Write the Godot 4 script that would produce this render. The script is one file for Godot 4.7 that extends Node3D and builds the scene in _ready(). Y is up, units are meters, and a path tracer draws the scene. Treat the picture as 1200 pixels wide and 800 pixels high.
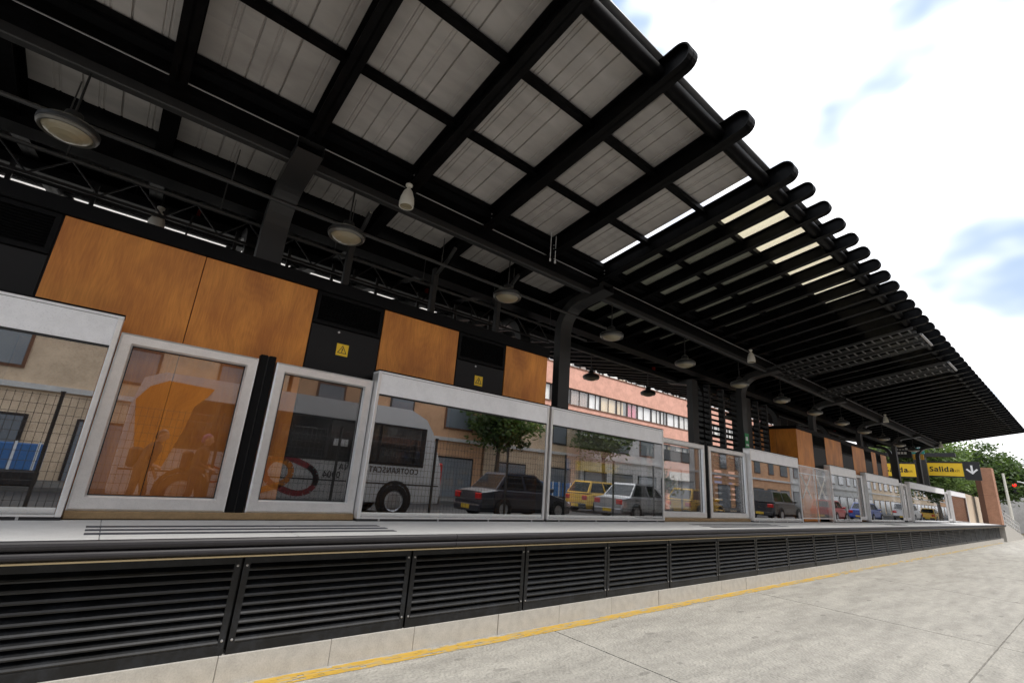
extends Node3D
# A bus rapid-transit station seen from its busway. X runs along the platform, Y is up, Z points out to the road.

const YP := 1.265      # platform top
const ZD := -1.236     # front face of the glass screens
const ZW := -1.56      # front face of the kiosk walls
const ZC := -2.45      # middle line of the station
const SL := 0.17       # slope of the canopy wings
const YR := 0.5       # level of the carriageway across the busway

var M := {}
var taken := {}
var rng := RandomNumberGenerator.new()

# ------------------------------------------------------------------ mesh builder
class MB:
	var v := PackedVector3Array()
	var n := PackedVector3Array()
	var uv := PackedVector2Array()
	var uv2 := PackedVector2Array()
	var col := PackedColorArray()
	var use_col := false
	var use_uv2 := false
	var c := Color.WHITE
	func tri(a: Vector3, b: Vector3, d: Vector3, na: Vector3, nb: Vector3, nd: Vector3, ua := Vector2.ZERO, ub := Vector2.ZERO, ud := Vector2.ZERO) -> void:
		# counter-clockwise seen from outside; stored clockwise
		v.append(a); v.append(d); v.append(b)
		n.append(na); n.append(nd); n.append(nb)
		uv.append(ua); uv.append(ud); uv.append(ub)
		if use_col:
			col.append(c); col.append(c); col.append(c)
	func quad(a: Vector3, b: Vector3, d: Vector3, e: Vector3, nn := Vector3.ZERO) -> void:
		var nrm := nn
		if nrm == Vector3.ZERO:
			nrm = (b - a).cross(e - a)
			if nrm.length() < 1e-9: nrm = (d - b).cross(e - b)
			nrm = nrm.normalized()
		var w := (b - a).length()
		var h := (e - a).length()
		tri(a, b, d, nrm, nrm, nrm, Vector2(0, h), Vector2(w, h), Vector2(w, 0))
		tri(a, d, e, nrm, nrm, nrm, Vector2(0, h), Vector2(w, 0), Vector2(0, 0))
	func box(p: Vector3, s: Vector3, B := Basis.IDENTITY) -> void:
		var h := s * 0.5
		var k := [Vector3(-1,-1,1), Vector3(1,-1,1), Vector3(1,1,1), Vector3(-1,1,1), Vector3(-1,-1,-1), Vector3(1,-1,-1), Vector3(1,1,-1), Vector3(-1,1,-1)]
		var q: Array[Vector3] = []
		for x in k: q.append(p + B * (x * h))
		quad(q[0], q[1], q[2], q[3]); quad(q[5], q[4], q[7], q[6]); quad(q[1], q[5], q[6], q[2])
		quad(q[4], q[0], q[3], q[7]); quad(q[3], q[2], q[6], q[7]); quad(q[4], q[5], q[1], q[0])
	func span(a: Vector3, b: Vector3) -> void:
		box((a + b) * 0.5, (b - a).abs())
	func cbox(p: Vector3, s: Vector3, r: float, B := Basis.IDENTITY) -> void:
		# a box with chamfered edges
		var h := s * 0.5
		var pts := {}
		for sx: int in [-1, 1]:
			for sy: int in [-1, 1]:
				for sz: int in [-1, 1]:
					for ax in 3:
						var q := Vector3(sx * (h.x - r), sy * (h.y - r), sz * (h.z - r))
						q[ax] = [sx, sy, sz][ax] * h[ax]
						pts[Vector4i(sx, sy, sz, ax)] = p + B * q
		var ring := [[-1, -1], [1, -1], [1, 1], [-1, 1]]
		for ax in 3:
			var u := (ax + 1) % 3
			var w := (ax + 2) % 3
			for sg: int in [-1, 1]:
				var q: Array[Vector3] = []
				for e in ring:
					var key := [0, 0, 0]
					key[ax] = sg; key[u] = e[0]; key[w] = e[1]
					q.append(pts[Vector4i(key[0], key[1], key[2], ax)])
				if sg > 0: quad(q[0], q[1], q[2], q[3])
				else: quad(q[3], q[2], q[1], q[0])
			# edges along ax
			for e in ring:
				var k0 := [0, 0, 0]
				var k1 := [0, 0, 0]
				k0[ax] = -1; k1[ax] = 1
				k0[u] = e[0]; k1[u] = e[0]; k0[w] = e[1]; k1[w] = e[1]
				var a: Vector3 = pts[Vector4i(k0[0], k0[1], k0[2], u)]
				var b: Vector3 = pts[Vector4i(k1[0], k1[1], k1[2], u)]
				var d: Vector3 = pts[Vector4i(k1[0], k1[1], k1[2], w)]
				var f: Vector3 = pts[Vector4i(k0[0], k0[1], k0[2], w)]
				if e[0] * e[1] > 0: quad(a, b, d, f, Vector3.ZERO)
				else: quad(f, d, b, a, Vector3.ZERO)
		for sx: int in [-1, 1]:
			for sy: int in [-1, 1]:
				for sz: int in [-1, 1]:
					var a: Vector3 = pts[Vector4i(sx, sy, sz, 0)]
					var b: Vector3 = pts[Vector4i(sx, sy, sz, 1)]
					var d: Vector3 = pts[Vector4i(sx, sy, sz, 2)]
					var nn := (B * Vector3(sx, sy, sz)).normalized()
					if sx * sy * sz > 0: tri(a, b, d, nn, nn, nn)
					else: tri(a, d, b, nn, nn, nn)
	func tube(path: Array, r: float, sides := 8, r2 := -1.0, caps := true) -> void:
		var prev: Array[Vector3] = []
		var prevn: Array[Vector3] = []
		var last := path.size() - 1
		var ref := Vector3.UP
		for i in path.size():
			var p: Vector3 = path[i]
			var t: Vector3 = (path[mini(i + 1, last)] - path[maxi(i - 1, 0)]).normalized()
			if absf(t.dot(ref)) > 0.95: ref = Vector3.RIGHT if absf(t.x) < 0.9 else Vector3.FORWARD
			var a := t.cross(ref).normalized()
			var b := a.cross(t).normalized()
			var rr := r if r2 < 0.0 else lerpf(r, r2, float(i) / last)
			var ring: Array[Vector3] = []
			var rn: Array[Vector3] = []
			for k in sides:
				var th := TAU * k / sides
				var o := a * cos(th) + b * sin(th)
				ring.append(p + o * rr); rn.append(o)
			if i > 0:
				for k in sides:
					var j := (k + 1) % sides
					tri(prev[j], prev[k], ring[k], prevn[j], prevn[k], rn[k])
					tri(prev[j], ring[k], ring[j], prevn[j], rn[k], rn[j])
			if caps and (i == 0 or i == last):
				var nn := t if i == last else -t
				for k in sides:
					var j := (k + 1) % sides
					if i == last: tri(p, ring[j], ring[k], nn, nn, nn)
					else: tri(p, ring[k], ring[j], nn, nn, nn)
			prev = ring; prevn = rn
	func lathe(prof: Array, seg := 20, at := Vector3.ZERO, B := Basis.IDENTITY) -> void:
		# profile of Vector2(radius, height), bottom to top on the outside
		for i in prof.size() - 1:
			var p: Vector2 = prof[i]
			var q: Vector2 = prof[i + 1]
			var d := (q - p).normalized()
			var nr := Vector2(d.y, -d.x)
			for k in seg:
				var t0 := TAU * k / seg
				var t1 := TAU * (k + 1) / seg
				var e0 := Vector3(cos(t0), 0, -sin(t0))
				var e1 := Vector3(cos(t1), 0, -sin(t1))
				var n0 := B * (e0 * nr.x + Vector3.UP * nr.y)
				var n1 := B * (e1 * nr.x + Vector3.UP * nr.y)
				var a := at + B * (e0 * p.x + Vector3.UP * p.y)
				var b := at + B * (e1 * p.x + Vector3.UP * p.y)
				var e := at + B * (e1 * q.x + Vector3.UP * q.y)
				var f := at + B * (e0 * q.x + Vector3.UP * q.y)
				if p.x > 1e-5: tri(a, b, e, n0, n1, n1)
				if q.x > 1e-5: tri(a, e, f, n0, n1, n0)
	func prism(poly: PackedVector2Array, depth: float, T: Transform3D) -> void:
		# polygon in the local xy plane (counter-clockwise), extruded from z = 0 to z = -depth
		var idx := Geometry2D.triangulate_polygon(poly)
		var N := T.basis.z.normalized()
		for i in range(0, idx.size(), 3):
			var a := poly[idx[i]]
			var b := poly[idx[i + 1]]
			var d := poly[idx[i + 2]]
			if (b - a).cross(d - a) < 0:
				var s := b
				b = d; d = s
			var A := T * Vector3(a.x, a.y, 0)
			var Bq := T * Vector3(b.x, b.y, 0)
			var D := T * Vector3(d.x, d.y, 0)
			tri(A, Bq, D, N, N, N, a, b, d)
			var o := -N * depth
			tri(A + o, D + o, Bq + o, -N, -N, -N, a, d, b)
		for i in poly.size():
			var a := poly[i]
			var b := poly[(i + 1) % poly.size()]
			var o := -N * depth
			var A := T * Vector3(a.x, a.y, 0)
			var Bq := T * Vector3(b.x, b.y, 0)
			quad(A + o, Bq + o, Bq, A)
	func mesh() -> ArrayMesh:
		var arr := []
		arr.resize(Mesh.ARRAY_MAX)
		arr[Mesh.ARRAY_VERTEX] = v
		arr[Mesh.ARRAY_NORMAL] = n
		arr[Mesh.ARRAY_TEX_UV] = uv
		if use_uv2: arr[Mesh.ARRAY_TEX_UV2] = uv2
		if use_col: arr[Mesh.ARRAY_COLOR] = col
		var am := ArrayMesh.new()
		am.add_surface_from_arrays(Mesh.PRIMITIVE_TRIANGLES, arr)
		return am

# ------------------------------------------------------------------ object helpers
func numbered(called: String) -> String:
	if not taken.has(called):
		taken[called] = 0
		return called
	taken[called] += 1
	return "%s_%03d" % [called, taken[called]]

func tag(o: Node3D, label: String, category: String, group := "", kind := "") -> void:
	if label != "": o.set_meta("label", label)
	if category != "": o.set_meta("category", category)
	if group != "": o.set_meta("group", group)
	if kind != "": o.set_meta("kind", kind)

func thing(called: String, label: String, category: String, at := Vector3.ZERO, group := "", turn := 0.0) -> Node3D:
	var o := Node3D.new()
	o.name = numbered(called)
	add_child(o)
	o.position = at
	o.rotation.y = turn
	tag(o, label, category, group)
	return o

func setting(called: String, label := "") -> Node3D:
	var o := Node3D.new()
	o.name = numbered(called)
	add_child(o)
	o.set_meta("kind", "structure")
	if label != "": o.set_meta("label", label)
	return o

func part(called: String, mesh: Mesh, mat: Material, parent: Node3D, at := Vector3.ZERO, B := Basis.IDENTITY) -> MeshInstance3D:
	var o := MeshInstance3D.new()
	o.name = called
	o.mesh = mesh
	o.material_override = mat
	o.transform = Transform3D(B, at)
	parent.add_child(o, true)
	return o

func bpart(called: String, a: Vector3, b: Vector3, mat: Material, parent: Node3D, r := 0.0) -> MeshInstance3D:
	# a box part between two corners, its origin at its centre
	var m := MB.new()
	var s := (b - a).abs()
	if r > 0.0: m.cbox(Vector3.ZERO, s, r)
	else: m.box(Vector3.ZERO, s)
	return part(called, m.mesh(), mat, parent, (a + b) * 0.5)

# ------------------------------------------------------------------ textures and materials
func lin(r: float, g: float, b: float, a := 1.0) -> Color:
	var k := Color(r, g, b).linear_to_srgb()
	k.a = a
	return k

func mat(called: String, base: Color, rough := 0.7, metal := 0.0) -> StandardMaterial3D:
	var m := StandardMaterial3D.new()
	m.resource_name = called
	m.albedo_color = base
	m.roughness = rough
	m.metallic = metal
	M[called] = m
	return m

func fnoise(sd: int, freq: float, oct := 4) -> FastNoiseLite:
	var f := FastNoiseLite.new()
	f.seed = sd
	f.noise_type = FastNoiseLite.TYPE_SIMPLEX_SMOOTH
	f.frequency = freq
	f.fractal_octaves = oct
	return f

func seam(sd: int, freq: float, oct := 4, size := 512) -> PackedByteArray:
	var im := fnoise(sd, freq, oct).get_seamless_image(size, size)
	im.convert(Image.FORMAT_L8)
	return im.get_data()

func tex_of(im: Image) -> ImageTexture:
	im.generate_mipmaps()
	return ImageTexture.create_from_image(im)

func grain_tex(sd: int, lo: float, hi: float, tint := Color(1, 1, 1), size := 512) -> ImageTexture:
	# mottled speckle: fine and coarse noise, as a factor for the base colour
	var a := seam(sd, 0.008, 5, size)
	var b := seam(sd + 7, 0.12, 3, size)
	var d := seam(sd + 13, 0.03, 4, size)
	var out := PackedByteArray()
	out.resize(size * size * 3)
	for i in size * size:
		var t := a[i] / 255.0 * 0.45 + b[i] / 255.0 * 0.25 + d[i] / 255.0 * 0.3
		var k := lerpf(lo, hi, smoothstep(0.25, 0.75, t))
		if b[i] < 70: k *= 0.96
		out[i * 3] = int(clampf(k * lerpf(tint.r, 1.0, t), 0, 1) * 255)
		out[i * 3 + 1] = int(clampf(k * lerpf(tint.g, 1.0, t), 0, 1) * 255)
		out[i * 3 + 2] = int(clampf(k * lerpf(tint.b, 1.0, t), 0, 1) * 255)
	return tex_of(Image.create_from_data(size, size, false, Image.FORMAT_RGB8, out))

func grit_tex(sd: int, size := 1024) -> ImageTexture:
	# cement with fine grit, pits, scuffs and a few oil spots
	var g := RandomNumberGenerator.new()
	g.seed = sd
	var a := seam(sd, 0.012, 5, size)
	var b := seam(sd + 2, 0.09, 3, size)
	var out := PackedByteArray()
	out.resize(size * size * 3)
	for i in size * size:
		var k := 0.93 + (a[i] / 255.0 - 0.5) * 0.10 + (b[i] / 255.0 - 0.5) * 0.10 + g.randf_range(-0.045, 0.045)
		if g.randf() < 0.004: k -= 0.22
		if b[i] > 205: k -= 0.05
		k = clampf(k, 0.0, 1.0)
		out[i * 3] = int(k * 255)
		out[i * 3 + 1] = int(k * 253)
		out[i * 3 + 2] = int(k * 248)
	# spots and scuffs
	for q in 7:
		var cx := g.randf() * size
		var cy := g.randf() * size
		var r := g.randf_range(3.0, 13.0)
		var el := g.randf_range(1.0, 4.0)
		var dk := g.randf_range(0.84, 0.95)
		for dy in range(int(-r), int(r) + 1):
			for dx in range(int(-r * el), int(r * el) + 1):
				var e := sqrt(pow(dx / (r * el), 2) + pow(dy / r, 2)) + g.randf_range(-0.25, 0.25)
				if e > 1.0: continue
				var i := (posmod(int(cy) + dy, size) * size + posmod(int(cx) + dx, size)) * 3
				for k in 3: out[i + k] = int(out[i + k] * dk)
	return tex_of(Image.create_from_data(size, size, false, Image.FORMAT_RGB8, out))

func streak_tex(sd: int, size := 512) -> ImageTexture:
	# long smears along one direction (tyre dust on concrete)
	var f := fnoise(sd, 1.0, 4)
	var out := PackedByteArray()
	out.resize(size * size * 3)
	for y in size:
		for x in size:
			var th := TAU * x / size
			var s := f.get_noise_3d(cos(th) * 1.1, sin(th) * 1.1, y * 0.045)
			var p := f.get_noise_3d(cos(th) * 0.55 + 9.0, sin(th) * 0.55, y * 0.022 + 30.0)
			var k := clampf(0.95 + s * 0.09 + p * 0.07, 0.0, 1.0)
			var i := (y * size + x) * 3
			out[i] = int(k * 255)
			out[i + 1] = int(k * 252)
			out[i + 2] = int(k * 247)
	return tex_of(Image.create_from_data(size, size, false, Image.FORMAT_RGB8, out))

func wood_tex(sd: int, size := 768) -> ImageTexture:
	# crown-cut veneer: warped growth rings running up the sheet, pores and blotches
	var wn := fnoise(sd, 0.0032, 3)
	var bl := fnoise(sd + 3, 0.006, 4)
	var po := fnoise(sd + 5, 0.09, 4)
	var lo := Color(0.70, 0.41, 0.125)
	var hi := Color(0.89, 0.58, 0.225)
	var out := PackedByteArray()
	out.resize(size * size * 3)
	for y in size:
		for x in size:
			var w := wn.get_noise_2d(x * 1.0, y * 0.42) * 120.0 + bl.get_noise_2d(x * 0.8 + 900.0, y * 0.3) * 34.0
			var r := sin((x + w) * 0.085) * 0.5 + 0.5
			var r2 := sin((x + w * 1.35) * 0.31) * 0.5 + 0.5
			var p := po.get_noise_2d(x * 2.6, y * 0.16)
			var b := bl.get_noise_2d(x, y * 0.55)
			var t := clampf(0.52 + (r - 0.5) * 0.2 + (r2 - 0.5) * 0.12 + p * 0.30 + b * 0.62, 0.0, 1.0)
			var k := lo.lerp(hi, t)
			var i := (y * size + x) * 3
			out[i] = int(k.r * 255)
			out[i + 1] = int(k.g * 255)
			out[i + 2] = int(k.b * 255)
	return tex_of(Image.create_from_data(size, size, false, Image.FORMAT_RGB8, out))

func bump_tex(sd: int, freq: float, size := 256) -> ImageTexture:
	var im := fnoise(sd, freq, 4).get_seamless_image(size, size)
	im.bump_map_to_normal_map(4.0)
	return tex_of(im)

func tri_map(m: StandardMaterial3D, t: Texture2D, scale: float, world := true) -> void:
	m.albedo_texture = t
	m.uv1_triplanar = true
	m.uv1_world_triplanar = world
	m.uv1_scale = Vector3.ONE * scale

func make_materials() -> void:
	var speck := grain_tex(3, 0.90, 1.0, Color(0.985, 0.98, 0.965))
	var soft := grain_tex(21, 0.965, 1.0)
	var worn := grain_tex(33, 0.45, 1.0, Color(1.0, 0.97, 0.92))
	var grit := grit_tex(9)
	var sheet_dirt := streak_tex(55)
	var rough_n := bump_tex(5, 0.05)
	var fine_n := bump_tex(8, 0.2)
	var m := mat("busway_concrete", lin(0.475, 0.475, 0.468), 0.9)
	m.albedo_texture = grit
	m.uv1_scale = Vector3(0.37, 0.37, 1)
	m.detail_enabled = true
	m.detail_uv_layer = BaseMaterial3D.DETAIL_UV_2
	m.detail_blend_mode = BaseMaterial3D.BLEND_MODE_MUL
	m.detail_albedo = streak_tex(40)
	m.normal_enabled = true
	m.normal_texture = fine_n
	m.normal_scale = 0.35
	m = mat("joint_filler", lin(0.05, 0.047, 0.042), 0.95)
	m = mat("kerb_concrete", lin(0.49, 0.48, 0.465), 0.9)
	tri_map(m, grit, 0.5)
	m = mat("paving", lin(0.52, 0.52, 0.515), 0.75)
	tri_map(m, soft, 0.8)
	m = mat("yellow_paint", Color(1, 1, 1), 0.75)
	m.vertex_color_use_as_albedo = true
	m = mat("asphalt", lin(0.032, 0.032, 0.034), 0.95)
	tri_map(m, speck, 0.3)
	m = mat("sidewalk", lin(0.13, 0.127, 0.12), 0.9)
	tri_map(m, speck, 0.35)
	m = mat("basalt_kerb", lin(0.07, 0.07, 0.07), 0.9)
	tri_map(m, speck, 0.5)
	m = mat("earth", lin(0.16, 0.14, 0.10), 1.0)
	tri_map(m, speck, 0.1)
	m = mat("black_steel", lin(0.005, 0.005, 0.0056), 0.55)
	m.metallic_specular = 0.22
	tri_map(m, soft, 0.9)
	m = mat("rib_steel", lin(0.0055, 0.0055, 0.0064), 0.5)
	m.metallic_specular = 0.2
	tri_map(m, worn, 0.6)
	m = mat("louvre_paint", lin(0.014, 0.0165, 0.022), 0.42)
	tri_map(m, worn, 0.7)
	m = mat("rubber", lin(0.018, 0.016, 0.020), 0.5)
	tri_map(m, speck, 1.1)
	m = mat("brass_strip", lin(0.33, 0.26, 0.15), 0.5, 0.3)
	m = mat("aluminium", lin(0.84, 0.83, 0.82), 0.34, 0.6)
	tri_map(m, soft, 1.3)
	m.normal_enabled = true
	m.normal_texture = rough_n
	m.normal_scale = 0.05
	m = mat("header_white", lin(0.90, 0.90, 0.92), 0.38, 0.0)
	tri_map(m, soft, 0.8)
	m = mat("gasket", lin(0.012, 0.012, 0.013), 0.6)
	m = mat("sill_timber", lin(0.30, 0.20, 0.10), 0.7)
	tri_map(m, speck, 1.4)
	m = mat("dark_floor", lin(0.035, 0.035, 0.036), 0.5)
	tri_map(m, speck, 0.6)
	m = mat("tactile", lin(0.045, 0.047, 0.06), 0.8)
	tri_map(m, speck, 2.0)
	for i in 2:
		m = mat("wood_%d" % i, Color(1, 1, 1), 0.42)
		m.albedo_texture = wood_tex(60 + i * 17)
		m.uv1_scale = Vector3(0.30 + 0.04 * i, 0.31, 1)
	m = mat("black_laminate", lin(0.008, 0.008, 0.009), 0.5)
	m.metallic_specular = 0.35
	tri_map(m, soft, 0.7)
	for i in 3:
		m = mat("sheet_white_%d" % i, lin([0.44, 0.405, 0.47][i], [0.428, 0.392, 0.457][i], [0.424, 0.386, 0.452][i]), 0.6)
		tri_map(m, sheet_dirt, 0.22)
	m = mat("sheet_green", lin(0.33, 0.34, 0.28), 0.7)
	tri_map(m, speck, 0.4)
	m = mat("fibreglass", lin(0.93, 0.92, 0.85), 0.7)
	m.backlight_enabled = true
	m.backlight = Color(1.0, 0.98, 0.92)
	m = mat("fibreglass_white", lin(0.90, 0.89, 0.88), 0.7)
	m.backlight_enabled = true
	m.backlight = Color(1.0, 0.99, 0.98)
	mat("galvanised_dark", lin(0.06, 0.06, 0.06), 0.5, 0.4)
	mat("galvanised_pale", lin(0.55, 0.55, 0.54), 0.5, 0.3)
	mat("graphic_orange_dark", lin(0.35, 0.20, 0.01), 0.6)
	mat("sign_yellow_dark", lin(0.40, 0.22, 0.02), 0.6)
	mat("signal_red", lin(0.7, 0.01, 0.01), 0.3)
	M.signal_red.emission_enabled = true
	M.signal_red.emission = Color(1.0, 0.05, 0.03)
	M.signal_red.emission_energy_multiplier = 1.5
	mat("pillar_dark", lin(0.10, 0.045, 0.025), 0.7)
	m = mat("galvanised", lin(0.45, 0.45, 0.46), 0.4, 0.7)
	m = mat("conduit_paint", lin(0.022, 0.022, 0.022), 0.5)
	m = mat("red_plastic", lin(0.5, 0.03, 0.02), 0.5)
	m = mat("white_enamel", lin(0.72, 0.70, 0.62), 0.4)
	m = mat("lamp_housing", lin(0.02, 0.02, 0.019), 0.42, 0.2)
	m = mat("lamp_rim", lin(0.14, 0.135, 0.12), 0.35, 0.5)
	m = mat("lamp_lens", lin(0.30, 0.26, 0.17), 0.25)
	m.clearcoat_enabled = true
	m.clearcoat = 0.6
	# glass: sun-control panes that mirror the street, and clearer door panes
	m = mat("mirror_glass", lin(0.70, 0.71, 0.72, 0.0), 0.01, 0.55)
	m.transparency = BaseMaterial3D.TRANSPARENCY_ALPHA
	m.refraction_enabled = true
	m.refraction_scale = 0.10
	# lightly silvered outer pane: part mirror, part clear
	m = mat("coated_glass", lin(0.9, 0.9, 0.9, 0.15), 0.01, 1.0)
	m.transparency = BaseMaterial3D.TRANSPARENCY_ALPHA
	var flat := Image.create(8, 8, false, Image.FORMAT_RGBA8)
	flat.fill(Color(1, 1, 1, 1))
	m.albedo_texture = ImageTexture.create_from_image(flat)
	m = mat("door_glass", lin(0.3, 0.3, 0.3, 0.02), 0.01, 0.0)
	m.transparency = BaseMaterial3D.TRANSPARENCY_ALPHA
	m.metallic_specular = 1.0
	m = mat("clear_glass", lin(0.8, 0.82, 0.82, 0.10), 0.03, 0.0)
	m.transparency = BaseMaterial3D.TRANSPARENCY_ALPHA
	m = mat("frosted_film", lin(0.8, 0.82, 0.8), 0.6)
	m = mat("house_glass", lin(0.20, 0.22, 0.24), 0.08, 0.0)
	m.metallic_specular = 1.0
	m = mat("car_glass", lin(0.015, 0.017, 0.019), 0.06)
	m.metallic_specular = 1.0
	m = mat("sign_yellow", lin(0.86, 0.56, 0.02), 0.5)
	m = mat("sign_teal", lin(0.02, 0.26, 0.24), 0.5)
	m = mat("sign_black", lin(0.012, 0.012, 0.013), 0.5)
	m = mat("sign_white", lin(0.8, 0.8, 0.8), 0.6)
	m = mat("sign_green", lin(0.03, 0.30, 0.10), 0.6)
	m = mat("pink_render", lin(0.66, 0.36, 0.28), 0.9)
	tri_map(m, speck, 0.15)
	m = mat("cream_render", lin(0.78, 0.60, 0.42), 0.9)
	tri_map(m, speck, 0.15)
	m = mat("orange_render", lin(0.72, 0.42, 0.24), 0.9)
	tri_map(m, speck, 0.15)
	m = mat("white_render", lin(0.72, 0.71, 0.69), 0.9)
	tri_map(m, speck, 0.12)
	m = mat("grey_render", lin(0.30, 0.30, 0.29), 0.9)
	tri_map(m, speck, 0.12)
	m = mat("brown_shutter", lin(0.16, 0.07, 0.035), 0.7)
	m = mat("window_frame", lin(0.06, 0.05, 0.045), 0.6)
	var cs := [[0.75, 0.73, 0.68], [0.62, 0.60, 0.55], [0.70, 0.52, 0.28], [0.62, 0.04, 0.14], [0.78, 0.77, 0.76], [0.25, 0.15, 0.10]]
	for i in cs.size(): mat("curtain_%d" % i, lin(cs[i][0], cs[i][1], cs[i][2]), 0.95)
	m = mat("terracotta", lin(0.42, 0.22, 0.14), 0.8)
	tri_map(m, speck, 0.5)
	m = mat("beige_board", lin(0.55, 0.45, 0.34), 0.8)
	tri_map(m, soft, 0.4)
	m = mat("bark", lin(0.09, 0.065, 0.045), 0.95)
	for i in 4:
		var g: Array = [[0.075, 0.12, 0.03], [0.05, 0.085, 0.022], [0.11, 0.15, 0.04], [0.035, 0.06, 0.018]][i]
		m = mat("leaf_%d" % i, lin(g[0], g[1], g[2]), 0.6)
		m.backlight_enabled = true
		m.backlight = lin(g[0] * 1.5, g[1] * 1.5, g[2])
	# vehicles
	for e in [["paint_white", 0.66, 0.66, 0.67], ["paint_silver", 0.33, 0.34, 0.36], ["paint_black", 0.012, 0.013, 0.02], ["paint_navy", 0.014, 0.016, 0.03], ["paint_yellow", 0.80, 0.46, 0.02], ["paint_red", 0.42, 0.02, 0.02], ["paint_blue", 0.03, 0.07, 0.30]]:
		m = mat(e[0], lin(e[1], e[2], e[3]), 0.28, 0.5 if e[0] == "paint_silver" else 0.0)
		m.clearcoat_enabled = true
		m.clearcoat = 0.8
	mat("tyre", lin(0.02, 0.02, 0.02), 0.85)
	mat("rim_alloy", lin(0.5, 0.5, 0.52), 0.35, 0.8)
	mat("tail_red", lin(0.55, 0.02, 0.02), 0.25)
	mat("head_lamp", lin(0.75, 0.76, 0.78), 0.15)
	mat("bumper_grey", lin(0.05, 0.05, 0.052), 0.6)
	mat("graphic_red", lin(0.36, 0.02, 0.03), 0.5)
	mat("graphic_orange", lin(0.80, 0.27, 0.02), 0.5)
	mat("graphic_dark", lin(0.03, 0.03, 0.035), 0.5)
	mat("plate_yellow", lin(0.75, 0.5, 0.05), 0.5)
	mat("cloth_brown", lin(0.05, 0.028, 0.02), 0.9)
	m = mat("clothing", Color(1, 1, 1), 0.9)
	m.vertex_color_use_as_albedo = true
	mat("cloth_dark", lin(0.03, 0.028, 0.03), 0.9)
	mat("cloth_purple", lin(0.16, 0.06, 0.16), 0.9)
	mat("skin", lin(0.36, 0.20, 0.13), 0.6)
	mat("hair", lin(0.02, 0.014, 0.01), 0.6)
	mat("fence_wire", lin(0.05, 0.05, 0.05), 0.5, 0.4)
	m = mat("banner_blue", lin(0.05, 0.16, 0.38), 0.7)

# ------------------------------------------------------------------ camera, sky, sun, exposure
func setup() -> void:
	var cam := Camera3D.new()
	cam.name = "camera"
	var yaw := 0.6778
	var pitch := 0.2824
	var roll := 0.0758
	var F := Vector3(sin(yaw) * cos(pitch), sin(pitch), -cos(yaw) * cos(pitch))
	var R := Vector3(cos(yaw), 0, sin(yaw))
	var U := R.cross(F)
	var R2 := R * cos(roll) + U * sin(roll)
	var U2 := U * cos(roll) - R * sin(roll)
	cam.transform = Transform3D(Basis(R2, U2, -F), Vector3(0, 1.95, 5.0))
	cam.fov = 72.1
	cam.near = 0.05
	cam.far = 1500.0
	add_child(cam)
	cam.current = true
	var env := Environment.new()
	env.tonemap_mode = Environment.TONE_MAPPER_LINEAR
	env.tonemap_exposure = 2.25
	env.background_mode = Environment.BG_SKY
	env.sdfgi_enabled = true
	env.ssao_enabled = true
	env.ssil_enabled = true
	var sky := Sky.new()
	var pano := PanoramaSkyMaterial.new()
	pano.panorama = sky_image()
	pano.energy_multiplier = 1.0
	sky.sky_material = pano
	env.sky = sky
	env.background_energy_multiplier = 1.0
	var we := WorldEnvironment.new()
	we.name = "world_environment"
	we.environment = env
	add_child(we)
	var sun := DirectionalLight3D.new()
	sun.name = "sun"
	sun.light_energy = 0.5
	sun.light_angular_distance = 12.0
	sun.light_color = Color(1.0, 0.98, 0.95)
	sun.shadow_enabled = true
	sun.rotation_degrees = Vector3(-58, 25, 0)
	add_child(sun)

func sky_image() -> ImageTexture:
	# broken bright cloud over pale blue
	var w := 1024
	var h := 512
	var big := fnoise(217, 1.15, 5)
	var det := fnoise(12, 4.0, 4)
	var px := PackedFloat32Array()
	px.resize(w * h * 3)
	for y in h:
		var el := PI * (0.5 - (y + 0.5) / h)
		for x in w:
			var az := TAU * (x + 0.5) / w
			var d := Vector3(cos(el) * sin(az), sin(el), -cos(el) * cos(az))
			var t := clampf(d.y, 0.0, 1.0)
			var blue := Color(0.33, 0.39, 0.47).lerp(Color(0.20, 0.28, 0.41), pow(t, 0.6))
			var p := Vector3(d.x, d.y * 1.9, d.z) * 1.25
			var c := big.get_noise_3dv(p) + det.get_noise_3dv(p) * 0.16
			var cover := smoothstep(-0.32, 0.10, c)
			var shade := 1.0 - 0.56 * smoothstep(0.05, 0.60, c + det.get_noise_3dv(p * 1.7 + Vector3(5, 2, 1)) * 0.25)
			var cl := Color(0.90, 0.90, 0.92) * shade
			var k := blue.lerp(cl, cover)
			if d.y < 0.0: k = Color(0.30, 0.29, 0.27)
			var i := (y * w + x) * 3
			px[i] = k.r; px[i + 1] = k.g; px[i + 2] = k.b
	var im := Image.create_from_data(w, h, false, Image.FORMAT_RGBF, px.to_byte_array())
	return ImageTexture.create_from_image(im)

func _ready() -> void:
	rng.seed = 20240
	setup()
	make_materials()
	build_ground()
	build_platform()
	build_canopy()
	build_kiosks()
	build_screens()
	build_pipe_rack()
	build_lamps()
	build_far_end()
	build_rear_street()
	build_front_street()

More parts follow.
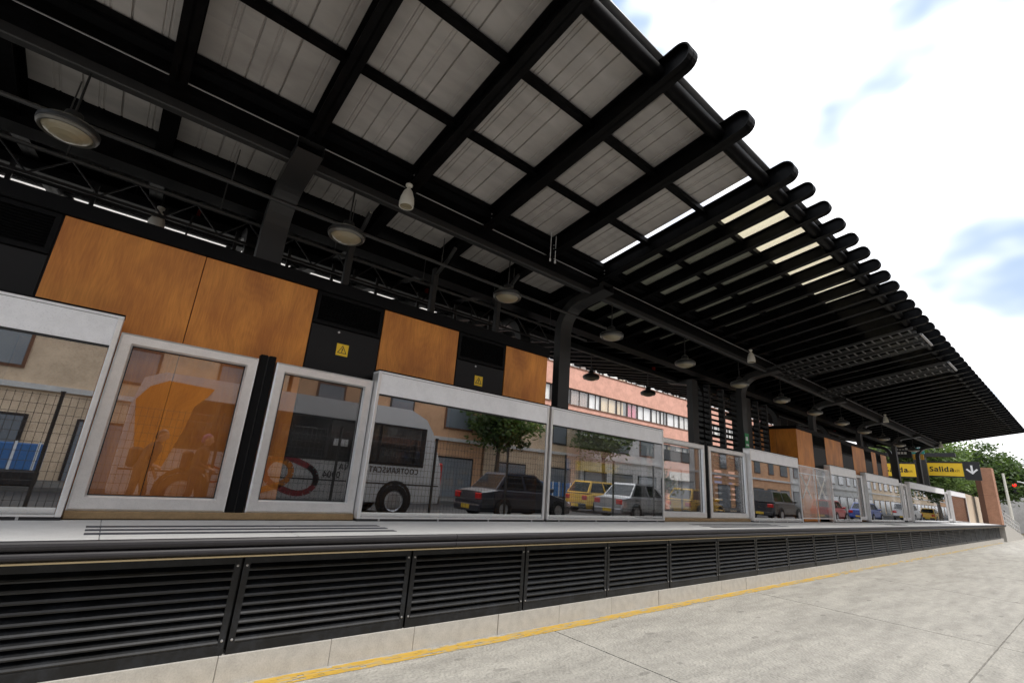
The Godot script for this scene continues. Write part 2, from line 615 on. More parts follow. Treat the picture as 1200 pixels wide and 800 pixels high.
# ------------------------------------------------------------------ ground, busway, kerb
func slab_mesh(x0: float, x1: float, z0: float, z1: float, y: float, h: float) -> ArrayMesh:
	var m := MB.new()
	m.use_uv2 = true
	var e := 0.006
	var a := Vector3(x0, y - h, z1)
	var b := Vector3(x1, y - h, z1)
	var d := Vector3(x1, y - h, z0)
	var f := Vector3(x0, y - h, z0)
	var A := Vector3(x0 + e, y, z1 - e)
	var B := Vector3(x1 - e, y, z1 - e)
	var D := Vector3(x1 - e, y, z0 + e)
	var G := Vector3(x0 + e, y, z0 + e)
	m.quad(A, B, D, G); m.quad(a, b, B, A); m.quad(b, d, D, B); m.quad(d, f, G, D); m.quad(f, a, A, G)
	for i in m.v.size():
		m.uv[i] = Vector2(m.v[i].x, m.v[i].z)
		m.uv2.append(Vector2(m.v[i].x / 11.0, m.v[i].z / 6.0))
	return m.mesh()

func build_ground() -> void:
	var g := setting("ground")
	bpart("soil_sheet", Vector3(-400, -0.4, -400), Vector3(500, -0.12, 400), M.earth, g)
	var road := setting("busway_road")
	bpart("joint_bed", Vector3(-24.7, -0.11, -0.4), Vector3(137.0, -0.018, 5.32), M.joint_filler, road)
	for i in 27:
		var x0 := -24.8 + i * 6.0
		for r: Array in [[-0.30, 3.62], [3.62, 5.30]]:
			part("concrete_slab", slab_mesh(x0 + 0.004, x0 + 5.996, r[0] + 0.004, r[1] - 0.004, 0.0, 0.03), M.busway_concrete, road)
	# painted edge line along the kerb, worn away in places
	var line := setting("edge_line", "worn yellow painted line on the busway beside the kerb")
	var m := MB.new()
	m.use_col = true
	var wear := fnoise(77, 1.6, 4)
	var x := -6.0
	while x < 52.0:
		var st := 0.06 if x < 14.0 else 0.16
		for k in 6:
			var z := -0.245 + k * 0.032
			var w := wear.get_noise_2d(x * 0.9, z * 16.0) + wear.get_noise_2d(x * 7.0 + 40.0, z * 90.0) * 0.45
			var lim := -0.46 + smoothstep(9.0, 22.0, x) * 0.42
			if w < lim: continue
			var t := smoothstep(lim, lim + 0.55, w)
			m.c = Color(0.40, 0.34, 0.22).lerp(Color(0.55, 0.345, 0.05), t)
			var j := wear.get_noise_2d(x * 13.0, k * 7.0) * 0.012
			m.quad(Vector3(x, 0.004, z + 0.032 + j), Vector3(x + st, 0.004, z + 0.032 + j), Vector3(x + st, 0.004, z + j), Vector3(x, 0.004, z + j))
		x += st
	part("paint_film", m.mesh(), M.yellow_paint, line)
	# kerb stones under the louvres
	var kerb := setting("platform_kerb")
	var kx := -6.3
	var n := 0
	while kx < 55.0:
		var L := rng.randf_range(0.95, 1.35)
		var mb := MB.new()
		var dz := rng.randf_range(-0.004, 0.004)
		mb.cbox(Vector3(L * 0.5, 0.09, 0), Vector3(L - 0.003, 0.30 + rng.randf_range(-0.003, 0.003), 0.2), 0.005)
		part("kerb_stone", mb.mesh(), M.kerb_concrete, kerb, Vector3(kx, 0.0, -0.372 + dz))
		kx += L
		n += 1
	bpart("mortar_bed", Vector3(-6.4, -0.1, -0.47), Vector3(55.0, 0.215, -0.30), M.kerb_concrete, kerb)

# ------------------------------------------------------------------ platform
func louvre_meshes(w: float) -> Array:
	var fr := MB.new()
	var y0 := 0.245
	var y1 := 1.055
	var t := 0.055
	fr.box(Vector3(0.012 + t * 0.5, (y0 + y1) * 0.5, 0), Vector3(t, y1 - y0, 0.05))
	fr.box(Vector3(w - 0.012 - t * 0.5, (y0 + y1) * 0.5, 0), Vector3(t, y1 - y0, 0.05))
	fr.box(Vector3(w * 0.5, y0 + 0.042, 0), Vector3(w - 0.024 - t * 2, 0.084, 0.046))
	fr.box(Vector3(w * 0.5, y1 - 0.03, 0), Vector3(w - 0.024 - t * 2, 0.06, 0.046))
	var sl := MB.new()
	# blade section: a sloping sheet with a rolled front lip
	var poly := PackedVector2Array([Vector2(-0.046, 0.034), Vector2(-0.048, 0.026), Vector2(0.016, -0.026), Vector2(0.022, -0.040), Vector2(0.034, -0.040), Vector2(0.037, -0.028), Vector2(0.030, -0.014)])
	# polygon x is depth toward the road, y is height; extrude along the panel
	var T := Transform3D(Basis(Vector3(0, 0, 1), Vector3(0, 1, 0), Vector3(-1, 0, 0)), Vector3(0.067, 0, 0))
	sl.prism(poly, w - 0.134, T)
	return [fr.mesh(), sl.mesh()]

func build_platform() -> void:
	var p := setting("platform")
	bpart("platform_core", Vector3(-9, -0.1, -4.85), Vector3(54.4, 1.16, -0.47), M.grey_render, p)
	bpart("deck_edge", Vector3(-9, 1.12, -0.62), Vector3(54.4, 1.235, -0.03), M.kerb_concrete, p)
	bpart("floor_deck", Vector3(-9, 1.161, -4.9), Vector3(54.4, 1.255, -1.31), M.dark_floor, p)
	var x := -7.35
	while x < 54.0:
		var m := MB.new()
		m.cbox(Vector3(0.745, 0, 0), Vector3(1.486, 0.04, 1.284), 0.004)
		part("paving_slab", m.mesh(), M.paving, p, Vector3(x, YP - 0.02, -0.662))
		x += 1.49
	# rubber bumper with two rounded ribs
	var prof := PackedVector2Array()
	for k in 7: prof.append(Vector2(0.0 + 0.028 * sin(PI * k / 6.0), 1.262 - 0.070 * (1.0 - cos(PI * k / 6.0)) * 0.5))
	prof.append(Vector2(-0.012, 1.186))
	for k in 7: prof.append(Vector2(-0.004 + 0.024 * sin(PI * k / 6.0), 1.180 - 0.055 * (1.0 - cos(PI * k / 6.0)) * 0.5))
	prof.append(Vector2(-0.05, 1.12)); prof.append(Vector2(-0.05, 1.262))
	prof.reverse()
	var bx := -9.0
	while bx < 54.0:
		var L := minf(6.2, 54.4 - bx)
		var m := MB.new()
		m.prism(prof, L - 0.006, Transform3D(Basis(Vector3(0, 0, 1), Vector3(0, 1, 0), Vector3(-1, 0, 0)), Vector3.ZERO))
		part("bumper_strip", m.mesh(), M.rubber, p, Vector3(bx, 0, 0.0))
		bx += 6.2
	bpart("metal_lip", Vector3(-9, 1.102, -0.05), Vector3(54.4, 1.112, 0.012), M.brass_strip, p)
	# tactile strips let into the paving in front of the doors
	for e: Array in [[0.0, 2.75], [10.0, 13.9], [23.9, 26.0]]:
		for k in 3:
			bpart("tactile_strip", Vector3(e[0], YP - 0.02, -0.36 - k * 0.23), Vector3(e[1], YP + 0.004, -0.26 - k * 0.23), M.tactile, p)
	# louvred vent panels
	var pitch := 1.785
	var mm := louvre_meshes(pitch)
	var bolt := MB.new()
	bolt.lathe([Vector2(0.011, 0), Vector2(0.011, 0.008), Vector2(0.0, 0.012)], 8, Vector3.ZERO, Basis(Vector3.RIGHT, PI / 2))
	var bm := bolt.mesh()
	for i in 32:
		var x0 := 1.21 - pitch * 3 + i * pitch
		if x0 + pitch > 54.6: break
		var lp := Node3D.new()
		lp.name = "louvre_panel"
		p.add_child(lp, true)
		lp.position = Vector3(x0, 0, -0.305 + rng.randf_range(-0.003, 0.003))
		part("frame", mm[0], M.louvre_paint, lp)
		for k in 9:
			part("slat", mm[1], M.louvre_paint, lp, Vector3(0, 0.372 + k * 0.0745, -0.012), Basis(Vector3.RIGHT, rng.randf_range(-0.03, 0.03)))
		if i < 10:
			for bx2: float in [0.04, pitch - 0.04]:
				for by: float in [0.36, 0.98]: part("bolt", bm, M.galvanised, lp, Vector3(bx2, by, 0.025))
	bpart("vent_backing", Vector3(-9, 0.22, -0.468), Vector3(54.4, 1.115, -0.43), M.gasket, p)
	# sloping concrete wing where the platform ramps down
	var rm := MB.new()
	rm.prism(PackedVector2Array([Vector2(54.4, -0.05), Vector2(66.5, -0.05), Vector2(66.5, 0.25), Vector2(56.2, 1.262), Vector2(54.4, 1.262)]), 4.6, Transform3D(Basis.IDENTITY, Vector3(0, 0, -0.1)))
	part("end_ramp", rm.mesh(), M.kerb_concrete, p)

# ------------------------------------------------------------------ canopy
func y_bot(s: float) -> float: return 5.451 + SL * s     # underside of a rib, s metres from the middle line

func rib_mesh(depth: float, fw: float, sgn: float, s_tip: float) -> ArrayMesh:
	# an I-shaped rib whose flange wraps round its outer end; runs out along +s from the middle line
	var m := MB.new()
	var r := depth * 0.5
	var path: Array[Vector2] = []
	var dir := Vector2(1, SL).normalized()
	var nor := Vector2(-dir.y, dir.x)
	var p0 := Vector2(0.0, 5.451)
	path.append(p0)
	var pe := p0 + dir * (s_tip - r) / dir.x
	path.append(pe)
	for k in range(1, 10):
		var th := PI * k / 10.0
		path.append(pe + nor * r + dir * sin(th) * r - nor * cos(th) * r)
	path.append(pe + nor * depth)
	path.append(p0 + nor * depth)
	var t := 0.018
	var h := fw * 0.5
	for i in path.size() - 1:
		var a := path[i]
		var b := path[i + 1]
		var pa := path[maxi(i - 1, 0)]
		var pb := path[mini(i + 2, path.size() - 1)]
		var na := (b - pa).normalized()
		var nb := (pb - a).normalized()
		var oa := Vector2(na.y, -na.x) if i > 0 else Vector2((b - a).normalized().y, -(b - a).normalized().x)
		var ob := Vector2(nb.y, -nb.x) if i < path.size() - 2 else Vector2((b - a).normalized().y, -(b - a).normalized().x)
		var f := func(q: Vector2, x: float) -> Vector3: return Vector3(x, q.y, q.x * sgn)
		var ai := a - oa * t
		var bi := b - ob * t
		var quads := [[f.call(a, -h), f.call(a, h), f.call(b, h), f.call(b, -h)], [f.call(ai, h), f.call(ai, -h), f.call(bi, -h), f.call(bi, h)],
			[f.call(a, h), f.call(ai, h), f.call(bi, h), f.call(b, h)], [f.call(ai, -h), f.call(a, -h), f.call(b, -h), f.call(bi, -h)]]
		for q: Array in quads:
			if sgn > 0: m.quad(q[3], q[2], q[1], q[0])
			else: m.quad(q[0], q[1], q[2], q[3])
	# web
	var poly := PackedVector2Array()
	for q in path: poly.append(Vector2(q.x, q.y))
	var T := Transform3D(Basis(Vector3(0, 0, sgn), Vector3(0, 1, 0), Vector3(-sgn, 0, 0)), Vector3(-0.012 * sgn, 0, 0))
	m.prism(poly, 0.024, T)
	return m.mesh()

func sheet_mesh(w: float, L: float, groove: float) -> ArrayMesh:
	# profiled roof sheet: flats with narrow raised seams, along z
	var m := MB.new()
	var pts: Array[Vector2] = [Vector2(0, 0)]
	var x := 0.03
	var k := 0
	while x < w - 0.06:
		# one deep lap seam, then broad flats broken by pairs of shallow stiffeners
		var d: float = [0.030, 0.010, 0.012, 0.022, 0.010, 0.012][k % 6]
		pts.append(Vector2(x, 0)); pts.append(Vector2(x + 0.006, d)); pts.append(Vector2(x + 0.016, d)); pts.append(Vector2(x + 0.024, 0))
		x += groove * ([0.26, 0.055, 0.20, 0.15, 0.045, 0.17][k % 6])
		k += 1
	pts.append(Vector2(w, 0))
	for i in pts.size() - 1:
		var a := pts[i]
		var b := pts[i + 1]
		if b.x - a.x < 1e-4: continue
		m.quad(Vector3(a.x, a.y, L * 0.5), Vector3(b.x, b.y, L * 0.5), Vector3(b.x, b.y, -L * 0.5), Vector3(a.x, a.y, -L * 0.5))
		m.quad(Vector3(a.x, a.y - 0.004, -L * 0.5), Vector3(b.x, b.y - 0.004, -L * 0.5), Vector3(b.x, b.y - 0.004, L * 0.5), Vector3(a.x, a.y - 0.004, L * 0.5))
	return m.mesh()

func column_mesh(y0: float, sgn: float) -> ArrayMesh:
	# a flat post that bends outward at the top to meet a rib; local origin on its foot line
	var m := MB.new()
	var path: Array[Vector2] = [Vector2(0, y0)]
	var R := 0.62
	var yt := 5.0
	path.append(Vector2(0, yt))
	for k in range(1, 10):
		var th := (PI * 0.5 - 0.17) * k / 9.0
		path.append(Vector2(R * (1 - cos(th)), yt + R * sin(th)))
	var e := path[path.size() - 1]
	path.append(e + Vector2(0.7, 0.7 * SL))
	var h := 0.09
	var w := 0.16
	for i in path.size() - 1:
		var ta := (path[mini(i + 1, path.size() - 1)] - path[maxi(i - 1, 0)]).normalized()
		var tb := (path[mini(i + 2, path.size() - 1)] - path[i]).normalized()
		var na := Vector2(-ta.y, ta.x) * h
		var nb := Vector2(-tb.y, tb.x) * h
		var f := func(q: Vector2, x: float) -> Vector3: return Vector3(x, q.y, q.x * sgn)
		var a := path[i]
		var b := path[i + 1]
		var quads := [[f.call(a - na, -w), f.call(a - na, w), f.call(b - nb, w), f.call(b - nb, -w)], [f.call(a + na, w), f.call(a + na, -w), f.call(b + nb, -w), f.call(b + nb, w)],
			[f.call(a - na, w), f.call(a + na, w), f.call(b + nb, w), f.call(b - nb, w)], [f.call(a + na, -w), f.call(a - na, -w), f.call(b - nb, -w), f.call(b + nb, -w)]]
		for q: Array in quads:
			if sgn > 0: m.quad(q[0], q[1], q[2], q[3])
			else: m.quad(q[3], q[2], q[1], q[0])
	return m.mesh()

func build_canopy() -> void:
	var c := thing("station_canopy", "long black steel butterfly canopy with looped rib ends over the platform", "canopy")
	var xs: Array[float] = []
	var wide := 0
	for i in range(-4, 4): xs.append(6.7 - 1.4125 * (3 - i))
	wide = xs.size() - 1
	var x := 6.7
	while x < 38.6:
		x += 0.706
		xs.append(x)
	var big := [rib_mesh(0.30, 0.17, 1.0, 5.45), rib_mesh(0.30, 0.17, -1.0, 5.45)]
	var small := [rib_mesh(0.235, 0.11, 1.0, 5.45), rib_mesh(0.235, 0.11, -1.0, 5.45)]
	for i in xs.size():
		for k in 2:
			part("rib", (big if i <= wide else small)[k], M.rib_steel, c, Vector3(xs[i], 0.07 if i <= wide else 0.13, ZC))
	# sheets between the ribs, in runs from purlin to purlin (distances from the middle line)
	var cuts := [0.42, 1.89, 2.91, 3.99, 4.98]
	var cache := {}
	for i in xs.size() - 1:
		var w := xs[i + 1] - xs[i]
		var is_wide := i < wide
		for side: float in [1.0, -1.0]:
			for k in 4:
				
				var cb: float = 1.0 if (k == 0 and side > 0) else cuts[k + 1]
				var L: float = (cb - cuts[k]) * sqrt(1 + SL * SL) + 0.02
				var ww := w - (0.165 if (i == wide - 1 and side > 0 and k > 0) else 0.004)
				var key := "%.3f_%.3f" % [ww, L]
				if not cache.has(key): cache[key] = sheet_mesh(ww, L, 1.0 if is_wide else 0.8)
				var sm: float = (cuts[k] + cb) * 0.5
				var y := y_bot(sm) + 0.375 * sqrt(1 + SL * SL)
				var mt: Material = M["sheet_white_%d" % ((i * 5 + k * 3) % 3)] if is_wide else M["sheet_green"]
				if k == 3 and side > 0 and not is_wide: mt = M.fibreglass
				if k >= 2 and side < 0: mt = M.fibreglass_white
				part("roof_sheet", cache[key], mt, c, Vector3(xs[i] + 0.002, y + 0.006 * k, ZC + side * sm), Basis(Vector3.RIGHT, -atan(SL) * side))
	# purlins, edge gutters and the deep inner beams run the whole length
	var x0 := xs[0] - 0.1
	var x1 := xs[xs.size() - 1] + 0.1
	for side: float in [1.0, -1.0]:
		for k in range(1, 4):
			var s: float = cuts[k]
			bpart("purlin", Vector3(x0, y_bot(s) + 0.285, ZC + side * s - 0.045), Vector3(x1, y_bot(s) + 0.372, ZC + side * s + 0.045), M.rib_steel, c)
		var g := MB.new()
		var gp: Array[Vector3] = [Vector3(x0 - 0.3, y_bot(4.96) + 0.27, ZC + side * 4.98), Vector3(x1 + 0.1, y_bot(4.96) + 0.27, ZC + side * 4.98)]
		g.tube(gp, 0.095, 14)
		part("edge_gutter", g.mesh(), M.rib_steel, c)
		bpart("edge_flashing", Vector3(x0, y_bot(4.98) + 0.395, ZC + side * 5.0 - 0.10), Vector3(x1, y_bot(4.98) + 0.41, ZC + side * 5.0 + 0.10), M.galvanised, c)
		bpart("inner_beam", Vector3(x0, y_bot(1.6) + 0.02, ZC + side * 1.66 - 0.17), Vector3(x1, y_bot(1.6) + 0.33, ZC + side * 1.66 + 0.10), M.rib_steel, c)
	# the valley between the wings: dark soffit with a translucent strip let into it
	bpart("valley_soffit", Vector3(x0, y_bot(1.0) + 0.39, ZC + 1.16), Vector3(x1, y_bot(1.0) + 0.42, ZC + 1.9), M.black_steel, c)
	bpart("light_strip", Vector3(x0, y_bot(1.0) + 0.39, ZC + 1.01), Vector3(x1, y_bot(1.0) + 0.41, ZC + 1.158), M.fibreglass, c)
	bpart("valley_soffit", Vector3(x0, y_bot(0.0) + 0.43, ZC - 0.44), Vector3(x1, y_bot(0.0) + 0.46, ZC + 0.44), M.black_steel, c)
	bpart("valley_beam", Vector3(x0, 5.46, ZC - 0.16), Vector3(x1, 5.80, ZC + 0.16), M.rib_steel, c)
	# bent columns in two rows
	for e: Array in [[1.05, 4.46], [6.86, YP], [15.0, YP], [21.0, 4.46], [26.9, 4.46], [33.0, YP], [38.4, YP]]:
		part("column", column_mesh(e[1], 1.0), M.conduit_paint, c, Vector3(e[0], 0, -1.80))
		part("column", column_mesh(e[1], -1.0), M.conduit_paint, c, Vector3(e[0], 0, -3.10))
	# splice plates with bolts where the near ribs pass the inner beam
	var bolt := MB.new()
	for k in 4: bolt.lathe([Vector2(0.013, 0), Vector2(0.013, 0.012), Vector2(0.0, 0.016)], 6, Vector3(0, (k - 1.5) * 0.07, 0), Basis(Vector3.BACK, PI / 2))
	var bm := bolt.mesh()
	for i in range(2, wide + 1):
		var o := part("splice_plate", plate_mesh(), M.rib_steel, c, Vector3(xs[i] - 0.021, y_bot(1.9) + 0.20, ZC + 1.92))
		part("bolt_row", bm, M.galvanised, o, Vector3(-0.012, 0, 0))

	# hangers, rails and trays fixed below the ribs
	for e: Array in [[-0.95, 5.70, "near"], [-3.95, 5.70, "rear"]]:
		var t := thing("lamp_rail", "dark square tube under the ribs, on the %s side, carrying pendant lamps" % ("busway" if e[2] == "near" else "rear street"), "rail", Vector3(0, e[1], e[0]), "lamp rails under the canopy")
		bpart("tube", Vector3(x0, -0.075, -0.06), Vector3(x1, 0.075, 0.06), M.conduit_paint, t, 0.012)
		for i in 24:
			bpart("hanger", Vector3(-4.3 + i * 1.83, 0.075, -0.012), Vector3(-4.28 + i * 1.83, 0.28, 0.012), M.conduit_paint, t)
		for i in 9:
			var xx := 0.2 + i * 4.4
			bpart("cable_clip", Vector3(xx, 0.075, -0.05), Vector3(xx + 0.05, 0.19, 0.05), M.red_plastic, t)
	var tb := MB.new()
	tb.tube([Vector3(x0, 5.86, -0.70), Vector3(x1, 5.86, -0.70)], 0.014, 8)
	var wp := part("water_pipe", tb.mesh(), M.galvanised, self)
	wp.name = numbered("water_pipe")
	tag(wp, "thin bright metal pipe running along the underside of the canopy", "pipe")
	var hk := thing("hanging_hook", "two thin pale rods hanging from the third wide rib", "hook", Vector3(5.1, 5.62, -0.45))
	for k in 2:
		var hb := MB.new()
		hb.tube([Vector3(k * 0.12, 0.62, 0), Vector3(k * 0.12, 0.04, 0)], 0.006, 6)
		hb.tube([Vector3(k * 0.12, 0.045, 0), Vector3(k * 0.12, 0, 0)], 0.016, 6)
		part("rod", hb.mesh(), M.sign_white, hk)
	# ladder-shaped cable trays beneath the close-set ribs
	var n := 0
	for xx: float in [14.95, 15.65, 16.35, 19.2, 19.9]:
		var t := thing("cable_tray", ["ladder-shaped cable tray under the roof, first of five from the wide bays", "ladder-shaped cable tray under the roof, second of five from the wide bays", "ladder-shaped cable tray under the roof, third of five from the wide bays", "ladder-shaped cable tray under the roof, fourth of five from the wide bays", "ladder-shaped cable tray under the roof, fifth and last from the wide bays"][n], "cable tray", Vector3(xx, y_bot(1.4) - 0.02, ZC + 1.4), "cable trays under the canopy")
		n += 1
		var B := Basis(Vector3.RIGHT, -atan(SL))
		for k in 2:
			var r := MB.new()
			r.box(Vector3(-0.2 + 0.4 * k, 0, 1.9), Vector3(0.025, 0.06, 3.8))
			part("side_rail", r.mesh(), M.galvanised_dark, t, Vector3.ZERO, B)
		for k in 19:
			var r := MB.new()
			r.box(Vector3.ZERO, Vector3(0.4, 0.02, 0.03))
			part("rung", r.mesh(), M.galvanised_dark, t, B * Vector3(0, -0.01, 0.1 + k * 0.2), B)
		if n == 3 or n == 5:
			var r := MB.new()
			r.tube([Vector3(-0.9, 0, 3.84), Vector3(0.35, 0, 3.84)], 0.03, 8)
			part("end_tube", r.mesh(), M.galvanised, t, Vector3.ZERO, B)

func build_pipe_rack() -> void:
	var t := thing("pipe_rack", "rack of dark pipes with red valves standing on the kiosk with the big timber panels", "pipes", Vector3(0, 4.48, -3.3))
	for e: Array in [[0.16, 0.035], [0.42, 0.045], [0.78, 0.03]]:
		var m := MB.new()
		m.tube([Vector3(-6.4, e[0], 0), Vector3(6.1, e[0], 0)], e[1], 8)
		part("pipe", m.mesh(), M.conduit_paint, t)
	for i in 15:
		var m := MB.new()
		var x := -6.2 + i * 0.86 + rng.randf_range(-0.1, 0.1)
		m.box(Vector3(x, 0.48, 0.05), Vector3(0.05, 0.98, 0.04))
		if i % 3 == 1: m.tube([Vector3(x, 0.42, 0.05), Vector3(x + 0.3, 0.42, 0.2), Vector3(x + 0.34, 0.92, 0.2)], 0.022, 6)
		part("stand", m.mesh(), M.conduit_paint, t)
	for i in 8:
		var x := -5.4 + i * 1.45
		var v := MB.new()
		v.lathe([Vector2(0.0, -0.02), Vector2(0.055, -0.02), Vector2(0.055, 0.02), Vector2(0.0, 0.02)], 10, Vector3(x, 0.56, 0.06))
		v.tube([Vector3(x, 0.42, 0.05), Vector3(x, 0.56, 0.06)], 0.014, 6)
		v.tube([Vector3(x + 0.12, 0.42, 0.05), Vector3(x + 0.12, 0.60, 0.06)], 0.02, 6)
		part("valve", v.mesh(), M.red_plastic, t)
	for e: Array in [[5.36, -1.55, "upper"], [5.18, -2.15, "lower"]]:
		var m := MB.new()
		m.tube([Vector3(-6.5, e[0], e[1]), Vector3(8.0, e[0], e[1])], 0.028, 8)
		for i in 9: m.tube([Vector3(-6.0 + i * 1.6, e[0], e[1]), Vector3(-6.0 + i * 1.6, e[0] + 0.5, e[1])], 0.008, 5)
		var o := part("sprinkler_pipe", m.mesh(), M.galvanised_dark, self)
		o.name = numbered("sprinkler_pipe")
		tag(o, "grey pipe hung on rods between canopy and kiosk, the %s of the two" % e[2], "pipe", "grey pipes over the kiosk")
	var tr := thing("steel_truss", "slim zigzag steel truss under the valley of the canopy above the timber panels", "truss", Vector3(-6.5, 5.15, -2.9))
	bpart("chord", Vector3(0, -0.02, -0.02), Vector3(14.0, 0.02, 0.02), M.conduit_paint, tr)
	for i in 20:
		var m := MB.new()
		var x := i * 0.7
		m.tube([Vector3(x, 0.0, 0.0), Vector3(x + 0.35, 0.36, 0.0), Vector3(x + 0.7, 0.0, 0.0)], 0.015, 6)
		part("web_member", m.mesh(), M.galvanised_dark, tr)
	var st := ["slim post rising from the kiosk above the second door", "slim post rising from the kiosk above the black vent with the first warning sign", "slim post rising from the kiosk near its end by the bent column"]
	for i in 3:
		var x: float = [2.2, 3.75, 5.2][i]
		var p := thing("roof_strut", st[i], "strut", Vector3(x, 4.475, -2.0), "slim struts between kiosk and canopy")
		bpart("shaft", Vector3(-0.05, 0, -0.05), Vector3(0.05, 1.0, 0.05), M.conduit_paint, p, 0.01)
		bpart("foot_plate", Vector3(-0.1, 0.0, -0.1), Vector3(0.1, 0.015, 0.1), M.conduit_paint, p)
		var m := MB.new()
		m.tube([Vector3(0, 0.85, 0), Vector3(0.02, 1.05, 0.35), Vector3(0.0, 1.2, 0.6)], 0.035, 8)
		part("brace", m.mesh(), M.conduit_paint, p)

func plate_mesh() -> ArrayMesh:
	var m := MB.new()
	m.box(Vector3.ZERO, Vector3(0.016, 0.32, 0.16))
	return m.mesh()

# ------------------------------------------------------------------ kiosks
func vent_slat() -> ArrayMesh:
	var m := MB.new()
	m.box(Vector3.ZERO, Vector3(1, 0.004, 0.04), Basis(Vector3.RIGHT, 0.75))
	return m.mesh()

func build_kiosks() -> void:
	var a := thing("station_kiosk", "wood and black panelled kiosk behind the glass doors, with bare timber sheets above", "kiosk", Vector3(0, YP, 0), "station kiosks")
	fill_kiosk(a, [[-6.6, -4.2, "b"], [-4.2, -2.6, "b"], [-2.6, -0.94, "b"], [-0.94, 0.364, "w"], [0.364, 1.72, "w"], [1.72, 2.74, "b"], [2.74, 4.11, "w"], [4.11, 5.16, "b"], [5.16, 6.22, "w"]], -6.6, 6.22, 4.285, 4.47)
	var b := thing("station_kiosk", "smaller wood and black striped kiosk with a timber end wall, beyond the louvre screens", "kiosk", Vector3(0, YP, 0), "station kiosks")
	fill_kiosk(b, [[18.6, 20.1, "w"], [20.1, 21.4, "b"], [21.4, 23.3, "w"], [23.3, 24.7, "b"], [24.7, 26.4, "w"], [26.4, 27.5, "b"], [27.5, 28.2, "w"], [28.2, 29.0, "b"], [29.0, 30.0, "w"]], 18.6, 30.0, 4.38, 4.50)
	# timber end wall of the second kiosk, facing the camera
	for k in 3: 
		var m := MB.new()
		m.quad(Vector3(0, YP, -3.6 + k * 0.68), Vector3(0, YP, -3.6 + (k + 1) * 0.68 - 0.006), Vector3(0, 4.38, -3.6 + (k + 1) * 0.68 - 0.006), Vector3(0, 4.38, -3.6 + k * 0.68))
		part("end_panel", m.mesh(), M.wood_1, b, Vector3(18.585, -YP, 0))

func fill_kiosk(t: Node3D, list: Array, x0: float, x1: float, yt: float, yb: float) -> void:
	var slat := vent_slat()
	# positions below are in world space; the node sits at platform level
	var o := Vector3(0, -YP, 0)
	bpart("carcass", Vector3(x0, YP, -3.6) + o, Vector3(x1, yt, ZW - 0.03) + o, M.black_laminate, t)
	bpart("top_beam", Vector3(x0 - 0.02, yt + 0.004, -3.62) + o, Vector3(x1 + 0.02, yb, ZW + 0.035) + o, M.black_steel, t, 0.01)
	var wi := 0
	for e: Array in list:
		var a: float = e[0] + 0.004
		var b: float = e[1] - 0.004
		if e[2] == "w":
			var m := MB.new()
			m.cbox(Vector3.ZERO, Vector3(b - a, yt - YP - 0.004, 0.028), 0.003)
			# shift the veneer from sheet to sheet
			for i in m.uv.size(): m.uv[i] += Vector2([0.15, 0.6, 1.2, 0.9, 0.05, 1.5, 0.4, 1.1][wi % 8], 0.08)
			part("wood_panel", m.mesh(), M["wood_%d" % (wi % 2)], t, Vector3((a + b) * 0.5, (YP + yt) * 0.5, ZW - 0.014) + o)
			wi += 1
		else:
			var v0 := yt - 0.47
			bpart("service_door", Vector3(a + 0.01, YP + 0.05, ZW - 0.028) + o, Vector3(b - 0.01, v0 - 0.012, ZW - 0.004) + o, M.black_laminate, t, 0.004)
			var vent := Node3D.new()
			vent.name = "vent_grille"
			t.add_child(vent, true)
			vent.position = Vector3((a + b) * 0.5, (v0 + yt) * 0.5 - YP, ZW)
			var w := b - a - 0.02
			var h := yt - v0 - 0.01
			var f := MB.new()
			f.box(Vector3(-w * 0.5 + 0.025, 0, -0.012), Vector3(0.05, h, 0.03)); f.box(Vector3(w * 0.5 - 0.025, 0, -0.012), Vector3(0.05, h, 0.03))
			f.box(Vector3(0, h * 0.5 - 0.025, -0.012), Vector3(w - 0.1, 0.05, 0.03)); f.box(Vector3(0, -h * 0.5 + 0.025, -0.012), Vector3(w - 0.1, 0.05, 0.03))
			part("grille_frame", f.mesh(), M.black_steel, vent)
			for k in 11:
				part("slat", slat, M.black_steel, vent, Vector3(0, -h * 0.5 + 0.07 + k * (h - 0.14) / 10.0, -0.012), Basis.from_scale(Vector3(w - 0.1, 1, 1)))
			if x0 < 10.0:
				var lk := MB.new()
				lk.lathe([Vector2(0.0, 0.0), Vector2(0.016, 0.0), Vector2(0.016, 0.010), Vector2(0.0, 0.013)], 10, Vector3.ZERO, Basis(Vector3.RIGHT, PI / 2))
				part("lock", lk.mesh(), M.galvanised, t, Vector3((a + b) * 0.5 - 0.12, v0 - 0.06 - YP, ZW - 0.004))
			if x0 < 10.0 and a > 0.0:
				var sg := Node3D.new()
				sg.name = "warning_sign"
				t.add_child(sg, true)
				sg.position = Vector3((a + b) * 0.5 - 0.03, v0 - 0.30 - YP, ZW - 0.003)
				warning_sign(sg)

